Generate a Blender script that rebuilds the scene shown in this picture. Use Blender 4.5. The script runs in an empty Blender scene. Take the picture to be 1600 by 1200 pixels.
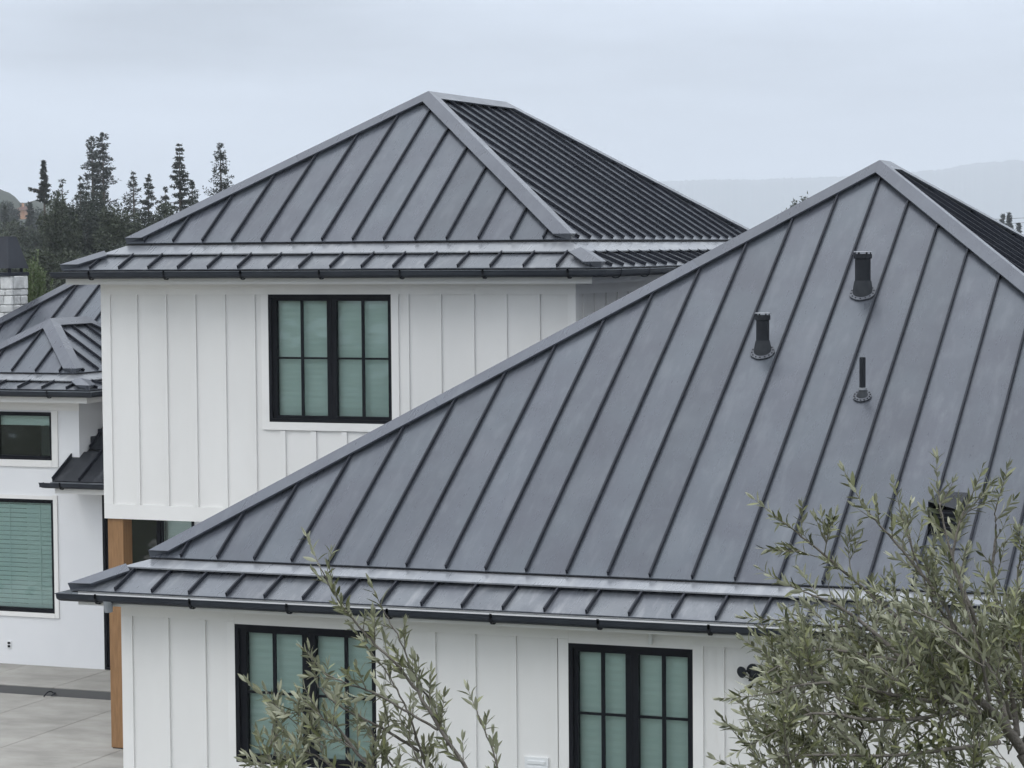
import bpy, bmesh, math, random
from mathutils import Vector, Matrix, noise
R = random.Random(7)
S = 0.41            # one unit = one standing-seam panel = 0.41 m
ZO = 15.29          # courtyard level below the camera, in units
scn = bpy.context.scene
C = scn.collection

# ------------------------------------------------------------------ camera
cam_d = bpy.data.cameras.new('camera')
cam = bpy.data.objects.new('camera', cam_d)
C.objects.link(cam)
YAW, PITCH, ROLL, FPX = -0.3744, -0.0539, -0.0078, 3932.56
fw = Vector((math.sin(YAW)*math.cos(PITCH), math.cos(YAW)*math.cos(PITCH), math.sin(PITCH)))
rt = Vector((math.cos(YAW), -math.sin(YAW), 0)); up = rt.cross(fw)
r2 = rt*math.cos(ROLL) + up*math.sin(ROLL); u2 = up*math.cos(ROLL) - rt*math.sin(ROLL)
M = Matrix.Identity(4)
for i in range(3):
    M[i][0], M[i][1], M[i][2] = r2[i], u2[i], -fw[i]
M[0][3], M[1][3], M[2][3] = 0, 0, ZO*S
cam.matrix_world = M
cam_d.sensor_width = 36.0
cam_d.lens = 36.0*FPX/1600.0
cam_d.clip_start = 0.1; cam_d.clip_end = 30000
scn.camera = cam

# ------------------------------------------------------------------ sky and sun
SUN_EL, SUN_ROT = math.radians(48), math.radians(215)
w = bpy.data.worlds.new('World'); scn.world = w; w.use_nodes = True
nt = w.node_tree; nt.nodes.clear()
def N(t, **k):
    n = nt.nodes.new(t)
    for a, b in k.items(): setattr(n, a, b)
    return n
out = N('ShaderNodeOutputWorld'); bg = N('ShaderNodeBackground'); bg.inputs[1].default_value = 0.1
sky = N('ShaderNodeTexSky'); sky.sky_type = 'NISHITA'; sky.sun_disc = False
sky.sun_elevation = SUN_EL; sky.sun_rotation = SUN_ROT
tc = N('ShaderNodeTexCoord'); sep = N('ShaderNodeSeparateXYZ')
nt.links.new(tc.outputs['Generated'], sep.inputs[0])
ramp = N('ShaderNodeValToRGB')        # overcast dome: brighter towards the zenith
cr = ramp.color_ramp
cr.elements[0].position = 0.0;  cr.elements[0].color = (0.268, 0.297, 0.342, 1)
cr.elements[1].position = 1.0;  cr.elements[1].color = (0.80, 0.83, 0.87, 1)
for pos, c in ((0.04, (0.270, 0.300, 0.350)), (0.15, (0.298, 0.328, 0.376)), (0.45, (0.56, 0.595, 0.64))):
    e = cr.elements.new(pos); e.color = (*c, 1)
nt.links.new(sep.outputs[2], ramp.inputs[0])
mp = N('ShaderNodeMapping'); mp.inputs['Scale'].default_value = (3.0, 3.0, 16.0)
nt.links.new(tc.outputs['Generated'], mp.inputs[0])
nz = N('ShaderNodeTexNoise'); nz.inputs['Scale'].default_value = 1.15; nz.inputs['Detail'].default_value = 5
nt.links.new(mp.outputs[0], nz.inputs[0])
mr = N('ShaderNodeMapRange'); mr.inputs[1].default_value = 0.3; mr.inputs[2].default_value = 0.7
mr.inputs[3].default_value = 14.0; mr.inputs[4].default_value = 31.0
nt.links.new(nz.outputs[0], mr.inputs[0])
mul = N('ShaderNodeVectorMath', operation='SCALE')
nt.links.new(ramp.outputs[0], mul.inputs[0]); nt.links.new(mr.outputs[0], mul.inputs['Scale'])
mix = N('ShaderNodeMix', data_type='RGBA'); mix.inputs[0].default_value = 0.93
nt.links.new(sky.outputs[0], mix.inputs[6]); nt.links.new(mul.outputs[0], mix.inputs[7])
nt.links.new(mix.outputs[2], bg.inputs[0]); nt.links.new(bg.outputs[0], out.inputs[0])

sd = bpy.data.lights.new('sun', 'SUN'); sd.energy = 0.55; sd.angle = math.radians(25); sd.color = (1.0, 0.97, 0.93)
so = bpy.data.objects.new('sun', sd); C.objects.link(so)
so.rotation_euler = (math.pi/2 - SUN_EL, 0, math.pi - SUN_ROT)
so.location = (0, 0, 60)

scn.view_settings.view_transform = 'Standard'; scn.view_settings.look = 'None'
scn.view_settings.exposure = 0.20; scn.view_settings.gamma = 1.0
scn.view_settings.use_curve_mapping = False
scn.cycles.max_bounces = 7; scn.cycles.diffuse_bounces = 3; scn.cycles.glossy_bounces = 3
scn.cycles.transparent_max_bounces = 12; scn.cycles.volume_bounces = 1

# ------------------------------------------------------------------ materials
def mat(name, col, rough=0.6, metal=0.0, col2=None, scale=3.0, stretch=(1, 1, 1), bump=0.0, bscale=40.0,
        rvar=0.0, detail=4.0, ovar=0.0, spec=0.5, lo=0.35, hi=0.65):
    m = bpy.data.materials.new(name); m.use_nodes = True
    t = m.node_tree; b = t.nodes['Principled BSDF']
    b.inputs['Roughness'].default_value = rough; b.inputs['Metallic'].default_value = metal
    b.inputs['Specular IOR Level'].default_value = spec
    g = t.nodes.new('ShaderNodeNewGeometry')
    mp = t.nodes.new('ShaderNodeMapping'); mp.inputs['Scale'].default_value = stretch
    t.links.new(g.outputs['Position'], mp.inputs[0])
    n = t.nodes.new('ShaderNodeTexNoise'); n.inputs['Scale'].default_value = scale; n.inputs['Detail'].default_value = detail
    n.inputs['Roughness'].default_value = 0.6
    t.links.new(mp.outputs[0], n.inputs[0])
    r = t.nodes.new('ShaderNodeMapRange'); r.inputs[1].default_value = lo; r.inputs[2].default_value = hi
    t.links.new(n.outputs[0], r.inputs[0])
    mx = t.nodes.new('ShaderNodeMix'); mx.data_type = 'RGBA'
    mx.inputs[6].default_value = (*col, 1); mx.inputs[7].default_value = (*(col2 or col), 1)
    t.links.new(r.outputs[0], mx.inputs[0])
    last = mx.outputs[2]
    if ovar:
        oi = t.nodes.new('ShaderNodeObjectInfo'); mo = t.nodes.new('ShaderNodeMapRange')
        mo.inputs[3].default_value = 1-ovar; mo.inputs[4].default_value = 1+ovar
        t.links.new(oi.outputs['Random'], mo.inputs[0])
        vs = t.nodes.new('ShaderNodeVectorMath'); vs.operation = 'SCALE'
        t.links.new(last, vs.inputs[0]); t.links.new(mo.outputs[0], vs.inputs['Scale']); last = vs.outputs[0]
    t.links.new(last, b.inputs['Base Color'])
    if rvar:
        q = t.nodes.new('ShaderNodeMapRange'); q.inputs[1].default_value = 0.3; q.inputs[2].default_value = 0.7
        q.inputs[3].default_value = rough-rvar; q.inputs[4].default_value = rough+rvar
        t.links.new(n.outputs[0], q.inputs[0]); t.links.new(q.outputs[0], b.inputs['Roughness'])
    if bump:
        n2 = t.nodes.new('ShaderNodeTexNoise'); n2.inputs['Scale'].default_value = bscale; n2.inputs['Detail'].default_value = 3
        t.links.new(g.outputs['Position'], n2.inputs[0])
        bp = t.nodes.new('ShaderNodeBump'); bp.inputs['Strength'].default_value = bump; bp.inputs['Distance'].default_value = 0.01
        t.links.new(n2.outputs[0], bp.inputs['Height']); t.links.new(bp.outputs[0], b.inputs['Normal'])
    return m

def roof_mat(name, c1, c2, cd, rough=0.29, gain=1.0):
    """weathered painted standing-seam steel: chalky bloom, water runs down the fall line, fine dust"""
    m = bpy.data.materials.new(name); m.use_nodes = True
    t = m.node_tree; b = t.nodes['Principled BSDF']; L = t.links.new
    g = t.nodes.new('ShaderNodeNewGeometry')
    def noise_n(scale, st, det=5, ro=0.6):
        mp = t.nodes.new('ShaderNodeMapping'); mp.inputs['Scale'].default_value = st
        oo = t.nodes.new('ShaderNodeObjectInfo'); sc_ = t.nodes.new('ShaderNodeMath'); sc_.operation = 'MULTIPLY'; sc_.inputs[1].default_value = 37.0
        L(oo.outputs['Random'], sc_.inputs[0]); av = t.nodes.new('ShaderNodeVectorMath'); av.operation = 'ADD'
        L(g.outputs['Position'], av.inputs[0]); L(sc_.outputs[0], av.inputs[1]); L(av.outputs[0], mp.inputs[0])
        n = t.nodes.new('ShaderNodeTexNoise'); n.inputs['Scale'].default_value = scale
        n.inputs['Detail'].default_value = det; n.inputs['Roughness'].default_value = ro
        L(mp.outputs[0], n.inputs[0]); return n.outputs[0]
    def rng(src, a, b_, c, d):
        r = t.nodes.new('ShaderNodeMapRange'); r.inputs[1].default_value = a; r.inputs[2].default_value = b_
        r.inputs[3].default_value = c; r.inputs[4].default_value = d; L(src, r.inputs[0]); return r.outputs[0]
    def mixc(f, a, b_):
        x = t.nodes.new('ShaderNodeMix'); x.data_type = 'RGBA'; L(f, x.inputs[0])
        for i, v in ((6, a), (7, b_)):
            if isinstance(v, tuple): x.inputs[i].default_value = (*v, 1)
            else: L(v, x.inputs[i])
        return x.outputs[2]
    big = noise_n(0.9, (1, 1, 1)); run = noise_n(3.2, (2.6, 0.45, 0.7), 6, 0.65); fine = noise_n(38, (1, 1, 1), 4, 0.7)
    c = mixc(rng(big, 0.38, 0.62, 0, 1), c1, c2)
    c = mixc(rng(run, 0.52, 0.74, 0, 0.62), c, cd)
    blot = noise_n(1.7, (1.4, 1, 1), 3, 0.55)
    c = mixc(rng(blot, 0.52, 0.66, 0, 0.16), c, cd)
    c = mixc(rng(blot, 0.47, 0.33, 0, 0.25), c, tuple(v*.80 for v in c1))
    c = mixc(rng(fine, 0.55, 0.8, 0, 0.28), c, cd)
    oi = t.nodes.new('ShaderNodeObjectInfo'); vs = t.nodes.new('ShaderNodeVectorMath'); vs.operation = 'SCALE'
    L(c, vs.inputs[0]); L(rng(oi.outputs['Random'], 0, 1, 0.90*gain, 1.10*gain), vs.inputs['Scale'])
    L(vs.outputs[0], b.inputs['Base Color'])
    L(rng(run, 0.3, 0.7, rough-0.07, rough+0.12), b.inputs['Roughness'])
    b.inputs['Metallic'].default_value = 0.35
    bp = t.nodes.new('ShaderNodeBump'); bp.inputs['Strength'].default_value = 0.35; bp.inputs['Distance'].default_value = 0.006
    L(noise_n(1.6, (1.6, 0.6, 0.6), 0, 0.4), bp.inputs['Height']); L(bp.outputs[0], b.inputs['Normal'])
    return m

MT = {}
MT['roof'] = roof_mat('roof_metal', (0.080, 0.087, 0.106), (0.090, 0.103, 0.121), (0.155, 0.167, 0.185))
MT['skirt'] = roof_mat('skirt_metal', (0.098, 0.106, 0.124), (0.124, 0.136, 0.152), (0.31, 0.315, 0.325))
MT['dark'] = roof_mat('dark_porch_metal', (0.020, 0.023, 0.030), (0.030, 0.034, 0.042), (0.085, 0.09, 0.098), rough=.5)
MT['flash'] = roof_mat('flashing_metal', (0.21, 0.222, 0.245), (0.26, 0.27, 0.285), (0.42, 0.425, 0.43))
MT['cap'] = roof_mat('cap_metal', (0.086, 0.093, 0.112), (0.097, 0.106, 0.126), (0.138, 0.148, 0.165))
MT['seam'] = mat('seam_metal_shaded', (0.014, 0.016, 0.023), 0.5, 0.0, (0.02, 0.023, 0.031), 2.0, spec=.16)  # darker than the panels: shade on the seam sides put into the colour
MT['deck'] = mat('roof_underlay', (0.02, 0.02, 0.022), 0.8)
MT['gutter'] = mat('gutter_metal', (0.026, 0.030, 0.038), 0.5, 0.0, (0.034, 0.039, 0.048), 3.0, rvar=0.06, spec=.22)
MT['gutter_sheen'] = mat('gutter_trough_sheen', (0.30, 0.32, 0.34), 0.45, 0.2, (0.42, 0.44, 0.46), 5.0)  # pale tone paints the trough's bright reflection onto the gutter's inner faces
MT['bracket'] = mat('bracket_metal', (0.012, 0.013, 0.016), 0.6, spec=.2)
MT['white'] = mat('white_siding_paint', (0.745, 0.733, 0.708), 0.62, 0, (0.80, 0.788, 0.763), 0.8, (1, 1, .35), bump=0.12, bscale=130, detail=6)
MT['trim'] = mat('white_trim_paint', (0.775, 0.763, 0.738), 0.5, 0, (0.82, 0.808, 0.783), 1.3, bump=0.05, bscale=90)
MT['stucco'] = mat('white_stucco', (0.73, 0.737, 0.75), 0.75, 0, (0.79, 0.793, 0.80), 0.6, bump=0.25, bscale=160, detail=7)
MT['black'] = mat('black_window_frame', (0.006, 0.007, 0.010), 0.55, 0, (0.009, 0.010, 0.013), 4, spec=.15)
MT['pipe'] = mat('black_pipe', (0.010, 0.012, 0.016), 0.6, 0, (0.018, 0.021, 0.027), 9, bump=.05, spec=.25)
MT['rubber'] = mat('grey_boot_rubber', (0.020, 0.023, 0.028), 0.6, 0, (0.032, 0.036, 0.042), 12, spec=.3)
MT['flange'] = mat('flange_metal', (0.06, 0.066, 0.08), 0.45, 0.2, (0.10, 0.108, 0.125), 14)
MT['rim'] = mat('galvanised_rim', (0.25, 0.26, 0.28), 0.35, 0.6, (0.33, 0.34, 0.36), 15)
MT['zinc'] = mat('outlet_zinc', (0.22, 0.24, 0.26), 0.45, 0.3, (0.30, 0.32, 0.34), 8)
MT['wood'] = mat('stained_post_wood', (0.235, 0.125, 0.052), 0.65, 0, (0.31, 0.17, 0.075), 6, (7, 7, .7), bump=.1, bscale=60)
MT['concrete'] = mat('patio_concrete', (0.25, 0.238, 0.215), 0.8, 0, (0.36, 0.345, 0.315), 1.1, (1, 1.5, 1), bump=.15, bscale=70, ovar=.04, detail=8)
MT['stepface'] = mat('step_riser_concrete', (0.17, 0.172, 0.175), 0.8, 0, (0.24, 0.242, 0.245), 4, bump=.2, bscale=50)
MT['joint'] = mat('joint_sand', (0.11, 0.11, 0.11), 0.9)
MT['stone'] = mat('white_limestone', (0.50, 0.50, 0.49), 0.85, 0, (0.70, 0.70, 0.69), 7, bump=.9, bscale=26, ovar=.1, detail=8)
MT['mortar'] = mat('mortar', (0.40, 0.40, 0.39), 0.9)
MT['shroud'] = mat('black_chimney_shroud', (0.012, 0.015, 0.024), 0.5, .0, (0.02, 0.024, 0.034), 3, spec=.3)
MT['blind'] = mat('cellular_blind', (0.74, 0.78, 0.76), 0.8, 0, (0.80, 0.82, 0.80), 2, (1, 1, 14), detail=3)
MT['blind2'] = mat('slat_blind', (0.80, 0.88, 0.88), 0.6, 0, (0.86, 0.92, 0.91), 2)
MT['room'] = mat('dark_interior', (0.014, 0.015, 0.017), 0.9, spec=.1)
MT['bark'] = mat('olive_bark', (0.105, 0.092, 0.078), 0.85, 0, (0.20, 0.18, 0.155), 18, bump=.6, bscale=90)
MT['twig'] = mat('olive_twig', (0.12, 0.105, 0.08), 0.75, 0, (0.20, 0.185, 0.15), 20)
MT['soil'] = mat('garden_ground', (0.07, 0.06, 0.045), 0.95, 0, (0.06, 0.075, 0.035), 0.15, bump=.3, bscale=2)
MT['hill'] = mat('wooded_hill', (0.016, 0.024, 0.016), 0.95, 0, (0.035, 0.045, 0.028), 0.02, bump=1, bscale=.06, detail=9)
MT['trunk'] = mat('conifer_bark', (0.07, 0.055, 0.045), 0.9, 0, (0.10, 0.08, 0.065), 3)
MT['wire'] = mat('wire_black', (0.02, 0.02, 0.02), 0.6)
MT['terracotta'] = mat('far_roof_tile', (0.10, 0.05, 0.035), 0.8)
MT['farwall'] = mat('far_house_wall', (0.48, 0.27, 0.17), 0.8)
MT['plastic'] = mat('white_plastic', (0.75, 0.76, 0.76), 0.4)

def glass_mat(name, tint, refl_rough=0.03, fill=0.0):
    m = bpy.data.materials.new(name); m.use_nodes = True; t = m.node_tree; t.nodes.clear(); L = t.links.new
    o = t.nodes.new('ShaderNodeOutputMaterial'); tr = t.nodes.new('ShaderNodeBsdfTransparent')
    tr.inputs[0].default_value = (*tint, 1)
    gl = t.nodes.new('ShaderNodeBsdfGlossy'); gl.inputs['Roughness'].default_value = refl_rough
    gl.inputs[0].default_value = (1, 1, 1, 1)
    fr = t.nodes.new('ShaderNodeFresnel'); fr.inputs[0].default_value = 1.5
    g = t.nodes.new('ShaderNodeNewGeometry'); nn = t.nodes.new('ShaderNodeTexNoise'); nn.inputs['Scale'].default_value = 1.6
    L(g.outputs['Position'], nn.inputs[0]); bp = t.nodes.new('ShaderNodeBump')
    bp.inputs['Strength'].default_value = .4; bp.inputs['Distance'].default_value = .06
    L(nn.outputs[0], bp.inputs['Height']); L(bp.outputs[0], gl.inputs['Normal'])
    mx = t.nodes.new('ShaderNodeMixShader'); L(fr.outputs[0], mx.inputs[0]); L(tr.outputs[0], mx.inputs[1]); L(gl.outputs[0], mx.inputs[2])
    L(mx.outputs[0], o.inputs[0]); return m
MT['glass'] = glass_mat('window_glass', (0.885, 0.948, 0.928))
MT['glassd'] = glass_mat('door_glass', (0.90, 0.94, 0.93))

def leaf_mat(name, a, b_, under, rough=0.42, trans=0.1):
    m = bpy.data.materials.new(name); m.use_nodes = True; t = m.node_tree; L = t.links.new
    b = t.nodes['Principled BSDF']; b.inputs['Roughness'].default_value = rough
    g = t.nodes.new('ShaderNodeNewGeometry')
    cr = t.nodes.new('ShaderNodeValToRGB'); e = cr.color_ramp.elements
    e[0].color = (*a, 1); e[1].color = (*b_, 1)
    at = t.nodes.new('ShaderNodeAttribute'); at.attribute_name = 'tone'
    ad = t.nodes.new('ShaderNodeMath'); ad.operation = 'ADD'
    oi = t.nodes.new('ShaderNodeObjectInfo'); L(at.outputs['Fac'], ad.inputs[0])
    ml = t.nodes.new('ShaderNodeMath'); ml.operation = 'MULTIPLY'; ml.inputs[1].default_value = .3
    L(oi.outputs['Random'], ml.inputs[0]); L(ml.outputs[0], ad.inputs[1]); L(ad.outputs[0], cr.inputs[0])
    mx = t.nodes.new('ShaderNodeMix'); mx.data_type = 'RGBA'; L(g.outputs['Backfacing'], mx.inputs[0])
    L(cr.outputs[0], mx.inputs[6]); mx.inputs[7].default_value = (*under, 1)
    L(mx.outputs[2], b.inputs['Base Color'])
    return m
MT['olive'] = leaf_mat('olive_leaf', (0.034, 0.044, 0.016), (0.215, 0.225, 0.100), (0.31, 0.315, 0.215))
MT['olivey'] = leaf_mat('olive_leaf_yellow', (0.40, 0.28, 0.05), (0.55, 0.38, 0.09), (0.4, 0.3, 0.1))
MT['conifer'] = leaf_mat('conifer_foliage', (0.006, 0.013, 0.009), (0.026, 0.038, 0.022), (0.019, 0.028, 0.016), .7)
MT['redwood'] = leaf_mat('redwood_foliage', (0.007, 0.014, 0.011), (0.030, 0.040, 0.028), (0.022, 0.03, 0.022), .7)
MT['bush'] = leaf_mat('bush_foliage', (0.05, 0.085, 0.03), (0.15, 0.20, 0.085), (0.13, 0.17, 0.08), .55)
MT['broad'] = leaf_mat('broadleaf_foliage', (0.008, 0.015, 0.009), (0.038, 0.052, 0.024), (0.036, 0.046, 0.024), .65)

# ------------------------------------------------------------------ building blocks
WL = {}                       # world location of every empty / part, in metres
def P3(p): return Vector((p[0]*S, p[1]*S, (p[2]+ZO)*S))
def wloc(o): return WL.get(o.name, Vector((0, 0, 0)))
def setloc(o, v, parent):
    WL[o.name] = v.copy()
    if parent is not None:
        o.parent = parent; o.location = v - wloc(parent)
    else: o.location = v
def thing(name, label, cat, at, group=None, parent=None):
    o = bpy.data.objects.new(name, None); C.objects.link(o); o.empty_display_size = .2
    setloc(o, P3(at), None); o['label'] = label; o['category'] = cat
    if group: o['group'] = group
    return o
def tag(o, label=None, cat=None, group=None, kind=None):
    if label: o['label'] = label
    if cat: o['category'] = cat
    if group: o['group'] = group
    if kind: o['kind'] = kind
    return o
def mesh_obj(name, vs, fs, m, parent=None, metres=False, mesh_name=None, smooth=False, mats=None, fm=None):
    """vs in units (or metres); object's origin goes to the middle of its foot"""
    pts = [Vector(v) for v in vs] if metres else [P3(v) for v in vs]
    lo = Vector([min(p[i] for p in pts) for i in range(3)]); hi = Vector([max(p[i] for p in pts) for i in range(3)])
    org = Vector(((lo.x+hi.x)/2, (lo.y+hi.y)/2, lo.z))
    me = bpy.data.meshes.new(name); me.from_pydata([p-org for p in pts], [], fs)
    if mats:
        for x in mats: me.materials.append(x)
        if fm: me.polygons.foreach_set('material_index', fm)
    else: me.materials.append(m)
    if smooth: me.polygons.foreach_set('use_smooth', [True]*len(me.polygons))
    me.update()
    o = bpy.data.objects.new(name, me); C.objects.link(o); setloc(o, org, parent)
    return o
class MB:
    def __init__(s): s.v = []; s.f = []
    def add(s, vs, fs):
        b = len(s.v); s.v += [tuple(v) for v in vs]; s.f += [[i+b for i in f] for f in fs]; return s
    def box(s, a, b):
        x0, y0, z0 = a; x1, y1, z1 = b
        vs = [(x0,y0,z0),(x1,y0,z0),(x1,y1,z0),(x0,y1,z0),(x0,y0,z1),(x1,y0,z1),(x1,y1,z1),(x0,y1,z1)]
        return s.add(vs, [[0,3,2,1],[4,5,6,7],[0,1,5,4],[1,2,6,5],[2,3,7,6],[3,0,4,7]])
    def prism(s, poly, off):
        """closed solid: polygon (list of 3-D points) swept by the vector off"""
        n = len(poly); off = Vector(off)
        vs = [Vector(p) for p in poly] + [Vector(p)+off for p in poly]
        return s.add(vs, [list(range(n))[::-1], list(range(n, 2*n))] + [[i, (i+1) % n, n+(i+1) % n, n+i] for i in range(n)])
    def tube(s, pts, r, n=8, cap=True):
        pts = [Vector(p) for p in pts]; rs = r if isinstance(r, (list, tuple)) else [r]*len(pts)
        base = len(s.v); ref = None
        for i, p in enumerate(pts):
            d = (pts[min(i+1, len(pts)-1)]-pts[max(i-1, 0)]).normalized()
            if ref is None: ref = Vector((0, 0, 1)) if abs(d.z) < .9 else Vector((1, 0, 0))
            a = d.cross(ref).normalized(); b = d.cross(a).normalized(); ref = b if False else ref
            for k in range(n):
                t = 2*math.pi*k/n; q = p + (a*math.cos(t)+b*math.sin(t))*rs[i]; s.v.append(tuple(q))
        for i in range(len(pts)-1):
            for k in range(n):
                s.f.append([base+i*n+k, base+i*n+(k+1) % n, base+(i+1)*n+(k+1) % n, base+(i+1)*n+k])
        if cap:
            s.f.append([base+k for k in range(n)][::-1]); s.f.append([base+(len(pts)-1)*n+k for k in range(n)])
        return s
    def build(s, name, m, parent=None, **k): return mesh_obj(name, s.v, s.f, m, parent, **k)
def box(name, a, b, m, parent=None, bevel=0.0, **k):
    o = MB().box(a, b).build(name, m, parent, **k)
    if bevel: bev(o, bevel)
    return o
def bev(o, wd, seg=1):
    bm = bmesh.new(); bm.from_mesh(o.data)
    bmesh.ops.bevel(bm, geom=bm.edges[:], offset=wd*S, segments=seg, affect='EDGES', clamp_overlap=True)
    bm.to_mesh(o.data); bm.free(); return o

def clip(poly, a, b, c):
    """keep the part of a 2-D polygon where a*x + b*y <= c"""
    outp = []
    for i in range(len(poly)):
        p, q = poly[i], poly[(i+1) % len(poly)]
        dp, dq = a*p[0]+b*p[1]-c, a*q[0]+b*q[1]-c
        if dp <= 1e-9: outp.append(p)
        if (dp < -1e-9 and dq > 1e-9) or (dp > 1e-9 and dq < -1e-9):
            t = dp/(dp-dq); outp.append((p[0]+(q[0]-p[0])*t, p[1]+(q[1]-p[1])*t))
    return outp

class Face:
    """one roof slope: s runs along the eave, r is the plan distance up the slope"""
    def __init__(f, E, t, n, m, poly): f.E = Vector(E); f.t = Vector(t); f.n = Vector(n); f.m = m; f.poly = poly
    def P(f, s, r, h=0.0):
        k = math.hypot(1, f.m)
        q = f.E + f.t*s + f.n*r + Vector((0, 0, f.m*r))
        return q + (Vector((0, 0, 1))-f.n*f.m)*(h/k)
    def span(f, s):
        p = clip(clip(f.poly, 1, 0, s+1e-4), -1, 0, -s+1e-4)
        return (min(q[1] for q in p), max(q[1] for q in p)) if p else None
def panels(face, seams, parent, mname, seam_h=.108, seam_w=.045, single=True, deck=True, seam_r0=0.03, seam_top=0.0):
    """panels between the seams plus the seams themselves; single = each one an object"""
    smin = min(p[0] for p in face.poly); smax = max(p[0] for p in face.poly)
    cuts = [smin] + [s for s in seams if smin+.02 < s < smax-.02] + [smax]
    J = MB()
    for a, b in zip(cuts[:-1], cuts[1:]):
        pl = clip(clip(face.poly, -1, 0, -(a+.004)), 1, 0, b-.004)
        if len(pl) < 3: continue
        sag = R.uniform(-.006, .006)
        low = [face.P(s, r, -.02) for s, r in pl]; off = (face.P(0, 0, .03)-face.P(0, 0, 0))
        mb = MB() if single else J
        # turn winding so the swept solid faces outward
        mb.prism(low, off + Vector((0, 0, sag*.3)))
        if single: mb.build('roof_panel', MT[mname], parent)
    for s in cuts[1:-1]:
        sp = face.span(s)
        if not sp or sp[1]-sp[0] < .12: continue
        r0, r1 = sp[0]+seam_r0, sp[1]-seam_top
        mb = MB() if single else J
        prof = [(s-seam_w/2, 0), (s+seam_w/2, 0), (s+seam_w/2, seam_h), (s-seam_w/2, seam_h)]
        A = [face.P(x, r0, h) for x, h in prof]; B = [face.P(x, r1, h) for x, h in prof]
        mb.add(A+B, [[0,1,2,3],[7,6,5,4],[0,4,5,1],[1,5,6,2],[2,6,7,3],[3,7,4,0]])
        if single: mb.build('standing_seam', MT['seam'], parent)
    if not single: J.build('roof_sheet', MT[mname], parent)
def cap_along(p0, p1, fa, fb, parent, name='hip_cap', w=.33, h=.15, peak=.19, seg=None, m='cap', drop=.13):
    """folded cap over the edge p0-p1 between two roof slopes whose outward plan normals are fa, fb (with pitches)"""
    p0, p1 = Vector(p0), Vector(p1); d = (p1-p0).normalized()
    pts = []
    def flap(n, mm):
        nn = Vector((-n[0]*mm, -n[1]*mm, 1)).normalized()      # n = up-slope plan direction
        side = nn.cross(d).normalized()
        down = Vector((-n[0], -n[1], -mm))
        if side.dot(down) < 0: side = -side
        return side, nn
    sa, na = flap(*fa); sb, nb = flap(*fb)
    prof = [sa*(w-.10) + na*.0, sa*(w-.10) + na*(h-.045), sa*w + na*(h-.045), sa*w + na*h, Vector((0, 0, peak)),
            sb*w + nb*h, sb*w + nb*(h-.045), sb*(w-.10) + nb*(h-.045), sb*(w-.10) + nb*.0, Vector((0, 0, -.02))]
    hd = Vector((d.x, d.y, 0)).normalized(); n = len(prof)
    def ring(p, level=False):
        r = []
        for i, q in enumerate(prof):
            x = p+q
            if level and d.z > .05:
                tq = prof[3] if i < 4 else (prof[5] if i in (5, 6, 7, 8) else prof[4])
                xt = p+tq; k = (p.z+peak-.02-xt.z)/d.z
                if i in (0, 1, 7, 8): k += .05
                if i == 9: k = .02/d.z*0 + (-.02)/d.z*0
            else: k = (p-x).dot(hd)/d.dot(hd)
            r.append(x + d*k)
        return r
    L = (p1-p0).length; cuts = [0.0] + list(seg or []) + [L]
    for a, b in zip(cuts[:-1], cuts[1:]):
        A = ring(p0+d*(a+(.004 if a else 0)), a == 0); B = ring(p0+d*b)
        mb = MB(); mb.add(A+B, [list(range(n)), list(range(n, 2*n))[::-1]] + [[i, n+i, n+(i+1) % n, (i+1) % n] for i in range(n)])
        fixn(mb.build(name, MT[m], parent))
def fixn(o):
    bm = bmesh.new(); bm.from_mesh(o.data); bmesh.ops.recalc_face_normals(bm, faces=bm.faces[:]); bm.to_mesh(o.data); bm.free(); return o

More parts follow.
